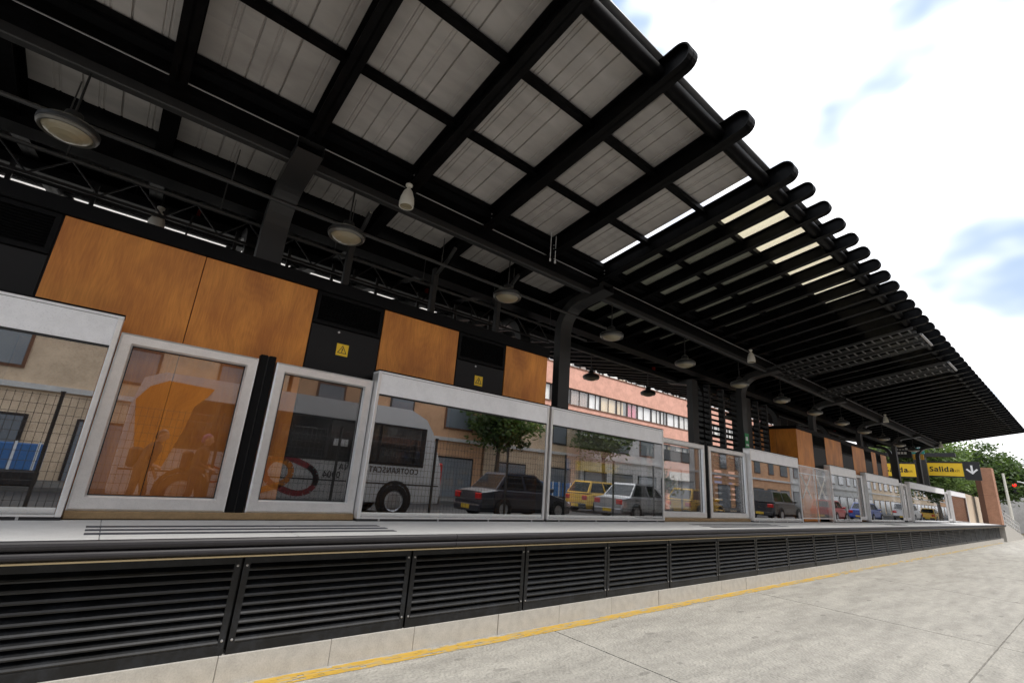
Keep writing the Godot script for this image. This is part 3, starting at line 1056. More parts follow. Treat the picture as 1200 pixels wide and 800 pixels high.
func warning_sign(sg: Node3D) -> void:
	bpart("plate", Vector3(-0.085, -0.085, 0), Vector3(0.085, 0.085, 0.003), M.sign_yellow, sg)
	var m := MB.new()
	# triangle outline and lightning bolt
	var P := [Vector2(0, 0.068), Vector2(-0.068, -0.05), Vector2(0.068, -0.05)]
	var Q := [Vector2(0, 0.050), Vector2(-0.052, -0.041), Vector2(0.052, -0.041)]
	for i in 3:
		var j := (i + 1) % 3
		m.prism(PackedVector2Array([P[i], P[j], Q[j], Q[i]]), 0.001, Transform3D(Basis.IDENTITY, Vector3(0, 0, 0.0045)))
	m.prism(PackedVector2Array([Vector2(0.006, 0.035), Vector2(-0.014, 0.0), Vector2(-0.002, 0.002), Vector2(-0.010, -0.026), Vector2(-0.016, -0.022), Vector2(-0.008, -0.038), Vector2(0.006, -0.026), Vector2(-0.002, -0.026), Vector2(0.014, 0.010), Vector2(0.002, 0.008), Vector2(0.014, 0.035)]), 0.001, Transform3D(Basis.IDENTITY, Vector3(0, 0, 0.0045)))
	part("lightning_symbol", m.mesh(), M.sign_black, sg)

# ------------------------------------------------------------------ glass screens and doors
func screen(x0: float, x1: float, label: String, zf := ZD, flip := 1.0, glass := "mirror_glass") -> void:
	var xc := (x0 + x1) * 0.5
	var t := thing("glass_screen", label, "glass screen", Vector3(xc, YP, zf), "glass screens with white headers")
	var w := (x1 - x0) * 0.5
	var f := flip
	var box := func(called: String, a: Vector3, b: Vector3, m: Material, r := 0.0) -> MeshInstance3D:
		return bpart(called, Vector3(a.x, a.y, a.z * f), Vector3(b.x, b.y, b.z * f), m, t, r)
	# white header with recessed dark seams near its top and bottom
	var hd: MeshInstance3D = box.call("header", Vector3(-w + 0.05, 1.685, -0.19), Vector3(w - 0.05, 1.972, -0.004), M.header_white)
	box.call("header_top_strip", Vector3(-w, 1.978, -0.20), Vector3(w, 2.006, 0.0), M.header_white, 0.004)
	box.call("header_cap", Vector3(-w - 0.004, 2.008, -0.21), Vector3(w + 0.004, 2.022, 0.008), M.black_steel)
	box.call("header_seam", Vector3(-w + 0.05, 1.9722, -0.19), Vector3(w - 0.05, 1.9778, -0.012), M.gasket)
	box.call("header_seam", Vector3(-w + 0.05, 1.658, -0.19), Vector3(w - 0.05, 1.684, -0.010), M.gasket)
	# end profiles
	for s: float in [-1.0, 1.0]:
		box.call("end_profile", Vector3(s * w, 0.03, -0.20), Vector3(s * (w - 0.048), 1.976, 0.004), M.aluminium, 0.005)
	# panes: large sheets with a hairline joint
	var n := 1 if x1 - x0 < 5.0 else 2
	for i in n:
		var a := -w + 0.052 + (2 * w - 0.104) * i / n
		var b := -w + 0.052 + (2 * w - 0.104) * (i + 1) / n
		box.call("pane", Vector3(a + 0.002, 0.055, -0.020), Vector3(b - 0.002, 1.657, -0.012), M[glass])
	box.call("bottom_rail", Vector3(-w + 0.05, 0.032, -0.03), Vector3(w - 0.05, 0.052, 0.0), M.aluminium)
	box.call("floor_track", Vector3(-w, 0.001, -0.10), Vector3(w, 0.028, -0.012), M.gasket)
	for k in 4:
		var xx := -w + 0.3 + (2 * w - 0.6) * k / 3.0
		box.call("track_foot", Vector3(xx, 0.001, -0.011), Vector3(xx + 0.02, 0.030, 0.004), M.galvanised)

func leaf(x0: float, x1: float, label: String, z := -1.40, fw := 0.125) -> void:
	var t := thing("sliding_door", label, "door", Vector3((x0 + x1) * 0.5, YP, z), "framed sliding doors")
	var w := (x1 - x0) * 0.5
	var y0 := 0.078
	var y1 := 1.868
	# mitred frame members with a sloping inner bevel
	var d := 0.05
	var P := [Vector2(-w, y0), Vector2(w, y0), Vector2(w, y1), Vector2(-w, y1)]
	var q := fw - 0.02
	var fl := [Vector2(-w + 0.02, y0 + 0.02), Vector2(w - 0.02, y0 + 0.02), Vector2(w - 0.02, y1 - 0.02), Vector2(-w + 0.02, y1 - 0.02)]
	var md := [Vector2(-w + q, y0 + q + 0.02), Vector2(w - q, y0 + q + 0.02), Vector2(w - q, y1 - q), Vector2(-w + q, y1 - q)]
	var I := [Vector2(-w + fw, y0 + fw + 0.02), Vector2(w - fw, y0 + fw + 0.02), Vector2(w - fw, y1 - fw), Vector2(-w + fw, y1 - fw)]
	for i in 4:
		var j := (i + 1) % 4
		var m := MB.new()
		var v := func(p: Vector2, zz: float) -> Vector3: return Vector3(p.x, p.y, zz)
		m.quad(v.call(P[i], -d), v.call(P[j], -d), v.call(P[j], d - 0.012), v.call(P[i], d - 0.012))
		m.quad(v.call(P[i], d - 0.012), v.call(P[j], d - 0.012), v.call(fl[j], d), v.call(fl[i], d))
		m.quad(v.call(fl[i], d), v.call(fl[j], d), v.call(md[j], d), v.call(md[i], d))
		m.quad(v.call(md[i], d), v.call(md[j], d), v.call(I[j], -0.005), v.call(I[i], -0.005))
		m.quad(v.call(I[i], -0.005), v.call(I[j], -0.005), v.call(I[j], -d), v.call(I[i], -d))
		m.quad(v.call(P[j], -d), v.call(P[i], -d), v.call(I[i], -d), v.call(I[j], -d))
		part(["bottom_rail", "stile", "top_rail", "stile"][i], m.mesh(), M.aluminium, t)
	var gk := MB.new()
	for i in 4:
		var j := (i + 1) % 4
		var a: Vector2 = I[i]
		var b: Vector2 = I[j]
		gk.tube([Vector3(a.x, a.y, -0.004), Vector3(b.x, b.y, -0.004)], 0.008, 6)
	part("gasket", gk.mesh(), M.gasket, t)
	# double glazing: two panes with an air gap
	for k in 2: bpart("pane", Vector3(I[0].x, I[0].y, -0.016 - 0.022 * k), Vector3(I[2].x, I[2].y, -0.010 - 0.022 * k), M.coated_glass if k == 0 else M.door_glass, t)

func post(x0: float, x1: float, label: String) -> void:
	var t := thing("door_post", label, "post", Vector3((x0 + x1) * 0.5, YP, -1.42), "dark posts between the doors")
	var w := (x1 - x0) * 0.5
	bpart("channel", Vector3(-w, 0.0, -0.06), Vector3(-0.008, 1.93, 0.05), M.black_steel, t, 0.006)
	bpart("channel", Vector3(0.008, 0.0, -0.06), Vector3(w, 1.93, 0.05), M.black_steel, t, 0.006)
	bpart("seal", Vector3(-0.008, 0.0, -0.06), Vector3(0.008, 1.92, 0.03), M.gasket, t)

func build_screens() -> void:
	screen(-4.4, -0.20, "glass screen with white header beside the left-hand timber-backed door")
	screen(2.66, 6.03, "glass screen with white header below the black vents and yellow warning signs")
	screen(6.09, 9.72, "glass screen with white header in front of the pink building, beside the bent column")
	screen(14.1, 17.6, "glass screen with white header next to the cross-braced glass panel")
	screen(20.6, 23.6, "glass screen with white header in front of the second kiosk")
	screen(24.9, 30.2, "fifth glass screen along the platform, below the end of the second kiosk")
	screen(32.3, 41.0, "long glass screen with white header below the yellow hanging exit sign")
	screen(43.0, 48.4, "last glass screen, beside the beige wall at the platform end")
	leaf(-0.19, 1.15, "silver framed glass door showing bare timber behind it")
	leaf(1.36, 2.65, "silver framed glass door half in front of timber and half of black")
	post(1.165, 1.345, "black post between the two silver framed doors by the big timber panels")
	leaf(9.74, 11.78, "silver framed glass door right beside the screen under the pink building")
	leaf(11.98, 14.08, "silver framed glass door below the dark louvre screens")
	post(11.80, 11.96, "black post between the doors below the louvre screens")
	leaf(23.75, 24.85, "narrow framed door past the second kiosk's striped wall")
	leaf(30.3, 31.2, "narrow framed door before the long glass screen")
	leaf(31.35, 32.25, "narrow framed door touching the long glass screen")
	leaf(41.1, 41.95, "narrow framed door beyond the long glass screen")
	leaf(42.05, 42.95, "narrow framed door touching the last glass screen")
	# sills under the doors
	for e: Array in [[-0.195, 2.655, "worn timber sill under the two doors by the big timber panels"], [9.73, 14.09, "worn timber sill under the doors below the louvre screens"]]:
		var s := bpart("door_sill", Vector3(e[0], YP + 0.001, -1.52), Vector3(e[1], YP + 0.076, -1.33), M.sill_timber, self, 0.008)
		s.name = numbered("door_sill")
		tag(s, e[2], "sill", "timber door sills")
	# cross-braced low glass panel
	var t := thing("glass_balustrade", "clear glass panel with pale crossed braces between two screens", "glass panel", Vector3(17.7, YP, -1.3))
	var W := 2.85
	for xx: float in [0.02, W * 0.5, W]: bpart("upright", Vector3(xx - 0.02, 0, -0.02), Vector3(xx + 0.02, 1.82, 0.02), M.aluminium, t)
	for yy: float in [0.12, 1.55, 1.80]: bpart("crossbar", Vector3(0.02, yy - 0.015, -0.014), Vector3(W, yy + 0.015, 0.014), M.aluminium, t)
	for k in 2:
		var a := W * 0.5 * k
		bpart("pane", Vector3(a + 0.05, 0.14, 0.024), Vector3(a + W * 0.5 - 0.04, 1.78, 0.030), M.clear_glass, t)
		for s in 2:
			var m := MB.new()
			m.tube([Vector3(a + 0.3, 0.75 if s == 0 else 1.5, -0.03), Vector3(a + W * 0.5 - 0.3, 1.5 if s == 0 else 0.75, -0.03 - 0.02 * s)], 0.022, 6)
			part("brace", m.mesh(), M.white_enamel, t)
	# the matching screens on the other side of the station
	var rl := ["rear glass screen behind the first kiosk", "rear glass screen seen through the glass beside the bent column", "rear glass screen seen through the doors below the louvre screens", "rear glass screen behind the second kiosk", "rear glass screen beyond the second kiosk", "rear glass screen near the hanging exit signs"]
	for i in 6: screen(-3.0 + i * 8.6, 5.0 + i * 8.6, rl[i], -4.55, -1.0, "clear_glass")

# ------------------------------------------------------------------ lamps
func pendant(at: Vector3, rod: float, label: String, group: String) -> void:
	# at: centre of the lens rim
	var t := thing("pendant_lamp", label, "lamp", at, group)
	var m := MB.new()
	m.lathe([Vector2(0.225, -0.02), Vector2(0.245, 0.0), Vector2(0.245, 0.035), Vector2(0.215, 0.065), Vector2(0.15, 0.10), Vector2(0.085, 0.12), Vector2(0.07, 0.20), Vector2(0.03, 0.22), Vector2(0.0, 0.22)], 28)
	part("housing", m.mesh(), M.lamp_housing, t)
	var r := MB.new()
	r.lathe([Vector2(0.198, -0.018), Vector2(0.205, -0.040), Vector2(0.222, -0.042), Vector2(0.238, -0.02), Vector2(0.236, -0.004)], 28)
	part("rim", r.mesh(), M.lamp_rim, t)
	var l := MB.new()
	l.lathe([Vector2(0.0, -0.098), Vector2(0.07, -0.092), Vector2(0.13, -0.074), Vector2(0.175, -0.048), Vector2(0.2, -0.022)], 28)
	part("lens", l.mesh(), M.lamp_lens, t)
	var d := MB.new()
	d.tube([Vector3(0, 0.21, 0), Vector3(0, rod, 0)], 0.011, 8)
	part("rod", d.mesh(), M.lamp_housing, t)

func cone_lamp(at: Vector3, up: float, label: String) -> void:
	var t := thing("spot_lamp", label, "lamp", at, "small white bell-shaped lamps")
	var m := MB.new()
	m.lathe([Vector2(0.086, -0.15), Vector2(0.100, -0.15), Vector2(0.104, -0.10), Vector2(0.092, -0.01), Vector2(0.062, 0.085), Vector2(0.042, 0.115), Vector2(0.0, 0.118)], 22)
	part("shade", m.mesh(), M.white_enamel, t)
	var c := MB.new()
	c.lathe([Vector2(0.0, -0.135), Vector2(0.055, -0.135), Vector2(0.082, -0.148)], 22)
	part("diffuser", c.mesh(), M.lamp_lens, t)
	var b := MB.new()
	b.lathe([Vector2(0.026, 0.115), Vector2(0.026, 0.165), Vector2(0.048, 0.175), Vector2(0.048, 0.20), Vector2(0.0, 0.205)], 14)
	part("socket", b.mesh(), M.white_enamel, t)
	var s := MB.new()
	s.tube([Vector3(0, 0.2, 0), Vector3(0, up, 0)], 0.010, 6)
	part("stem", s.mesh(), M.lamp_housing, t)

func build_lamps() -> void:
	var ord := ["first", "second", "third", "fourth", "fifth", "sixth", "seventh", "eighth", "ninth", "tenth", "eleventh", "twelfth", "thirteenth"]
	for i in 13:
		pendant(Vector3(-1.05 + 2.83 * i, 4.93, -0.95), 0.72, "round pendant lamp, %s along the busway-side lamp rail, counting from the big timber panels" % ord[i], "pendant lamps on the busway side")
	for i in range(3, 11):
		pendant(Vector3(-1.05 + 2.83 * i, 4.93, -3.95), 0.72, "round pendant lamp hung toward the rear street, %s along the rear lamp rail" % ord[i - 3], "pendant lamps on the rear side")
	cone_lamp(Vector3(2.36, 5.60, -0.5), 0.25, "small white bell lamp below the wide ribs, above the second door")
	cone_lamp(Vector3(12.9, 5.62, -0.5), 0.25, "small white bell lamp above the louvre screens")
	cone_lamp(Vector3(26.0, 5.66, -0.5), 0.25, "small white bell lamp above the second kiosk's far end")
	cone_lamp(Vector3(37.6, 5.66, -0.5), 0.25, "small white bell lamp above the yellow exit sign")
	cone_lamp(Vector3(-0.24, 5.12, -3.0), 0.4, "small white bell lamp hanging low over the big timber panels")
	# dark louvre screens between the two kiosks, with the exit label on the post
	louvre_screen(13.3, 16.0, "black louvre screen beside the pink building, wider of the two", 3)
	louvre_screen(16.9, 18.4, "black louvre screen next to the second kiosk, narrower of the two", 2)
	var g := thing("safety_notice", "small green and white notice on the column between louvre screens", "notice", Vector3(15.0, 3.3, -1.70))
	bpart("plate", Vector3(-0.13, -0.02, 0), Vector3(0.13, 0.50, 0.01), M.sign_green, g)
	bpart("white_band", Vector3(-0.09, 0.12, 0.011), Vector3(0.09, 0.18, 0.013), M.sign_white, g)
	bpart("white_band", Vector3(-0.09, 0.28, 0.011), Vector3(0.05, 0.40, 0.013), M.sign_white, g)

func louvre_screen(x0: float, x1: float, label: String, bays: int) -> void:
	var t := thing("louvre_screen", label, "screen", Vector3(x0, YP, -2.5), "black louvre screens")
	var w := x1 - x0
	var h := 4.0
	for i in bays + 1:
		var xx := w * i / bays
		var pw := 0.16 if i == 0 else 0.05
		bpart("upright", Vector3(xx - pw, 0, -0.09), Vector3(xx + pw, h, 0.09), M.conduit_paint, t)
	var m := MB.new()
	m.box(Vector3.ZERO, Vector3(w / bays - 0.1, 0.012, 0.20), Basis(Vector3.RIGHT, 0.55))
	var sm := m.mesh()
	for i in bays:
		for k in 24:
			part("slat", sm, M.black_steel, t, Vector3(w * (i + 0.5) / bays + 0.02, 0.12 + k * 0.165, 0), Basis(Vector3.RIGHT, rng.randf_range(-0.08, 0.08)))

# ------------------------------------------------------------------ trees
func leaf_mesh(sd: int, n: int, lo: Vector3, r: float, size: float) -> ArrayMesh:
	# leaf-sized faces gathered in clumps through an uneven crown
	var g := RandomNumberGenerator.new()
	g.seed = sd
	var m := MB.new()
	var clumps: Array = []
	for i in 46:
		var d := Vector3(g.randfn(), g.randfn() * 0.8, g.randfn()).normalized()
		var rr := r * pow(g.randf(), 0.45) * g.randf_range(0.65, 1.08)
		clumps.append([lo + Vector3(d.x * rr, d.y * rr * 0.72, d.z * rr), r * g.randf_range(0.16, 0.34)])
	for i in n:
		var c: Array = clumps[g.randi() % clumps.size()]
		var d := Vector3(g.randfn(), g.randfn() * 0.75, g.randfn()) * 0.5
		var p: Vector3 = c[0] + d * c[1]
		var a := Vector3(g.randfn(), g.randfn() * 0.6, g.randfn()).normalized()
		var b := a.cross(Vector3(g.randfn(), g.randfn(), g.randfn())).normalized()
		var s := size * g.randf_range(0.6, 1.3)
		var nn := (a.cross(b) + d * 0.6).normalized()
		var q0 := p - a * s
		var q1 := p + b * s * 0.42
		var q2 := p + a * s
		var q3 := p - b * s * 0.42
		m.quad(q0, q3, q2, q1, nn)
	return m.mesh()

func tree(at: Vector3, h: float, r: float, mt: Material, mt2: Material, sd: int, label: String, n := 5200, size := 0.16) -> void:
	var t := thing("street_tree", label, "tree", at, "street trees")
	var g := RandomNumberGenerator.new()
	g.seed = sd
	var m := MB.new()
	var top := Vector3(g.randf_range(-0.3, 0.3), h - r * 0.9, g.randf_range(-0.3, 0.3))
	m.tube([Vector3(0, -0.1, 0), Vector3(0.05, h * 0.2, 0.03), top * 0.6, top], 0.05 * h * 0.55, 9, 0.03 * h * 0.4)
	for i in 9:
		var th := TAU * i / 9.0 + g.randf()
		var e := top + Vector3(cos(th) * r * 0.7, g.randf_range(-0.1, 0.55) * r, sin(th) * r * 0.7)
		var s := top * g.randf_range(0.65, 1.0)
		m.tube([s, (s + e) * 0.5 + Vector3(0, 0.12 * r, 0), e], 0.016 * h * 0.5, 6, 0.02)
	part("trunk", m.mesh(), M.bark, t)
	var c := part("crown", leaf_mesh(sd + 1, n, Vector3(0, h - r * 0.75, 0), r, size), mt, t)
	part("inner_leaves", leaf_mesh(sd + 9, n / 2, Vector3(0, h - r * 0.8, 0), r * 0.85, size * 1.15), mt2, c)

# ------------------------------------------------------------------ far end of the platform
func text_part(called: String, s: String, size: float, mt: Material, parent: Node3D, at: Vector3, B: Basis, depth := 0.006, bold := true) -> MeshInstance3D:
	var tm := TextMesh.new()
	tm.text = s
	var f := SystemFont.new()
	f.font_names = PackedStringArray(["Droid Sans"])
	f.font_weight = 700 if bold else 400
	tm.font = f
	tm.font_size = 48
	tm.pixel_size = size / 48.0
	tm.depth = depth
	return part(called, tm, mt, parent, at, B)

func exit_sign(at: Vector3, w: float, h: float, label: String, arrow: bool) -> void:
	# faces back along the platform (towards -X)
	var t := thing("exit_sign", label, "sign", at, "yellow hanging exit signs")
	var B := Basis(Vector3.UP, -PI / 2)
	bpart("board", Vector3(0, 0, 0), Vector3(0.10, h, w), M.sign_yellow, t)
	bpart("rail", Vector3(-0.02, h, -0.05), Vector3(0.12, h + 0.12, w + 0.05), M.sign_black, t)
	bpart("rail", Vector3(-0.02, -0.08, -0.05), Vector3(0.12, 0, w + 0.05), M.sign_black, t)
	text_part("lettering", "Salida", h * 0.52, M.sign_black, t, Vector3(-0.006, h * 0.5, w * 0.40), B)
	text_part("lettering", "Exit", h * 0.26, M.graphic_orange_dark, t, Vector3(-0.006, h * 0.42, w * 0.80), B)
	if arrow:
		bpart("arrow_box", Vector3(-0.03, -0.25, w + 0.04), Vector3(0.14, h + 0.12, w + 0.95), M.sign_black, t)
		var m := MB.new()
		m.prism(PackedVector2Array([Vector2(-0.06, 0.34), Vector2(-0.06, -0.10), Vector2(-0.26, 0.10), Vector2(-0.34, 0.02), Vector2(0.0, -0.32), Vector2(0.34, 0.02), Vector2(0.26, 0.10), Vector2(0.06, -0.10), Vector2(0.06, 0.34)]), 0.01, Transform3D(B, Vector3(-0.045, h * 0.5, w + 0.5)))
		part("arrow", m.mesh(), M.sign_white, t)

func build_far_end() -> void:
	exit_sign(Vector3(50.0, 4.55, -3.35), 2.05, 0.98, "yellow Salida exit sign with a white down arrow beside the timber pillar", true)
	exit_sign(Vector3(47.0, 4.25, -5.5), 1.9, 0.95, "yellow Salida exit sign half hidden behind a dark post", false)
	var hp := thing("sign_frame", "black post and frame carrying the yellow exit signs", "frame", Vector3(48.5, YP, -3.9))
	bpart("post", Vector3(0, 0, 0), Vector3(0.3, 4.6, 0.75), M.sign_black, hp)
	bpart("post", Vector3(-1.4, 2.6, -1.0), Vector3(-1.3, 5.2, -0.9), M.sign_black, hp)
	bpart("beam", Vector3(0, 4.6, -1.8), Vector3(0.3, 4.9, 2.5), M.sign_black, hp)
	# teal line sign and dark station sign hanging above
	var l2 := thing("line_sign", "teal L2 line sign with a yellow strip below, hanging above the exit signs", "sign", Vector3(40.0, 5.35, -2.45))
	bpart("board", Vector3(0, 0, 0), Vector3(0.08, 0.55, 0.72), M.sign_teal, l2)
	bpart("lower_strip", Vector3(0, -0.36, 0.12), Vector3(0.08, -0.01, 0.66), M.sign_yellow_dark, l2)
	text_part("lettering", "L2", 0.42, M.sign_white, l2, Vector3(-0.006, 0.28, 0.36), Basis(Vector3.UP, -PI / 2))
	bpart("hanger", Vector3(0.03, 0.55, 0.3), Vector3(0.05, 0.75, 0.34), M.sign_black, l2)
	var bs := thing("station_sign", "black hanging station sign with two short lines of white print", "sign", Vector3(38.0, 4.95, -2.9))
	bpart("board", Vector3(0, 0, 0), Vector3(0.08, 1.0, 0.9), M.sign_black, bs)
	for k in 2:
		for j in 4 - k:
			bpart("print_mark", Vector3(-0.006, 0.46 - k * 0.26, 0.14 + j * 0.16 + k * 0.08), Vector3(-0.001, 0.60 - k * 0.26, 0.26 + j * 0.16 + k * 0.08), M.sign_white, bs)
	# end wall and pillar
	var bw := thing("end_wall", "plain beige board wall at the end of the glass screens", "wall", Vector3(48.5, YP, -1.35))
	for k in 4: bpart("board", Vector3(k * 1.6, 0, -0.06), Vector3(k * 1.6 + 1.594, 2.0 - k * 0.02, 0.04), M.beige_board, bw)
	var pl := thing("timber_pillar", "tall timber-clad pillar at the platform's end beside the exit sign", "pillar", Vector3(52.0, YP, -0.95))
	bpart("core", Vector3(0.03, 0, 0.0), Vector3(1.2, 4.1, 0.96), M.black_laminate, pl)
	for k in 2: bpart("cladding_sheet", Vector3(0.0, k * 2.06, 0.30), Vector3(0.028, k * 2.06 + 2.05, 0.98), M.terracotta, pl)
	for k in 2: bpart("cladding_sheet", Vector3(0.0, k * 2.06, -0.02), Vector3(0.026, k * 2.06 + 2.05, 0.295), M.pillar_dark, pl)
	for k in 2: bpart("cladding_sheet", Vector3(0.03, k * 2.06, 0.962), Vector3(1.2, k * 2.06 + 2.05, 0.99), M.terracotta, pl)
	# handrail on the ramp
	var rl := thing("ramp_railing", "pale tubular railing running down the end ramp", "railing", Vector3(55.0, YP, -0.25))
	for i in 9:
		var m := MB.new()
		var x := i * 1.4
		var y := -maxf(0.0, x - 1.2) * 0.098
		m.tube([Vector3(x, y - 0.02, 0), Vector3(x, y + 1.05, 0)], 0.045, 8)
		part("post", m.mesh(), M.galvanised_pale, rl)
	for yy: float in [0.35, 0.7, 1.05]:
		var m := MB.new()
		m.tube([Vector3(0, yy, 0), Vector3(1.2, yy, 0), Vector3(11.4, yy - 1.0, 0)], 0.04, 8)
		part("rail", m.mesh(), M.galvanised_pale, rl)
	# traffic signal on a curved arm
	var ts := thing("traffic_light", "grey curved-arm traffic signal showing red at the platform's end", "traffic light", Vector3(70.0, 0, -0.65))
	var m := MB.new()
	var arc: Array[Vector3] = [Vector3(0, 0, 1.6), Vector3(0, 4.3, 1.6)]
	for k in range(1, 8): arc.append(Vector3(0, 4.3 + 0.95 * sin(PI * 0.5 * k / 7.0), 1.6 - 0.95 * (1 - cos(PI * 0.5 * k / 7.0))))
	m.tube(arc, 0.075, 10)
	part("mast", m.mesh(), M.galvanised_pale, ts)
	m = MB.new()
	m.cbox(Vector3(0, 4.62, 0.42), Vector3(0.35, 0.95, 0.42), 0.05)
	part("signal_head", m.mesh(), M.sign_black, ts)
	for k in 3:
		m = MB.new()
		m.lathe([Vector2(0.15, 0.0), Vector2(0.13, 0.035), Vector2(0.0, 0.05)], 16, Vector3.ZERO, Basis(Vector3.BACK, PI / 2))
		part("signal_lens", m.mesh(), M.signal_red if k == 0 else M.sign_black, ts, Vector3(-0.18, 4.92 - k * 0.3, 0.42))
	var lp := thing("lamp_post", "plain white post standing beside the ramp railing", "post", Vector3(66.0, 0.2, -0.55))
	m = MB.new()
	m.tube([Vector3(0, -0.2, 0), Vector3(0, 5.6, 0)], 0.13, 12, 0.09)
	part("shaft", m.mesh(), M.white_enamel, lp)
	bpart("base_plate", Vector3(-0.25, -0.15, -0.25), Vector3(0.25, -0.02, 0.25), M.galvanised_pale, lp)
	# trees and a pale house beyond the end
	tree(Vector3(64, 0, -6.5), 10.0, 4.9, M.leaf_0, M.leaf_3, 101, "big leafy tree behind the yellow exit sign", 15000, 0.21)
	tree(Vector3(73, 0, -2.2), 9.4, 4.6, M.leaf_1, M.leaf_3, 131, "darker tree overhanging the traffic signal", 14000, 0.21)
	tree(Vector3(78, 0, -10.0), 12.0, 5.0, M.leaf_2, M.leaf_1, 151, "pale green tree rising beyond the platform's end", 7000, 0.24)
	tree(Vector3(84, 0, 6.0), 9.5, 4.2, M.leaf_1, M.leaf_3, 171, "distant tree beyond the ramp railing", 6000, 0.24)
	house("distant_house", "pale distant house beyond the ramp railing", Vector3(92, 0, -2), Vector3(10, 7.5, 16), M.white_render, 2, 4)

func house(called: String, label: String, at: Vector3, size: Vector3, mt: Material, rows: int, cols: int) -> void:
	# a plain block whose windows look towards -X
	var t := thing(called, label, "house", at)
	bpart("wall", Vector3(0, -0.1, -size.z * 0.5), Vector3(size.x, size.y, size.z * 0.5), mt, t)
	bpart("roof", Vector3(-0.4, size.y, -size.z * 0.5 - 0.4), Vector3(size.x + 0.4, size.y + 0.25, size.z * 0.5 + 0.4), M.grey_render, t)
	for r in rows:
		for c in cols:
			var z := -size.z * 0.5 + size.z * (c + 0.5) / cols
			var y := size.y * (r + 0.5) / rows
			var w := bpart("window", Vector3(-0.05, y - 0.7, z - 0.7), Vector3(0.02, y + 0.7, z + 0.7), M.window_frame, t)
			bpart("glass", Vector3(-0.03, -0.62, -0.62), Vector3(-0.045, 0.62, 0.62), M.house_glass, w)

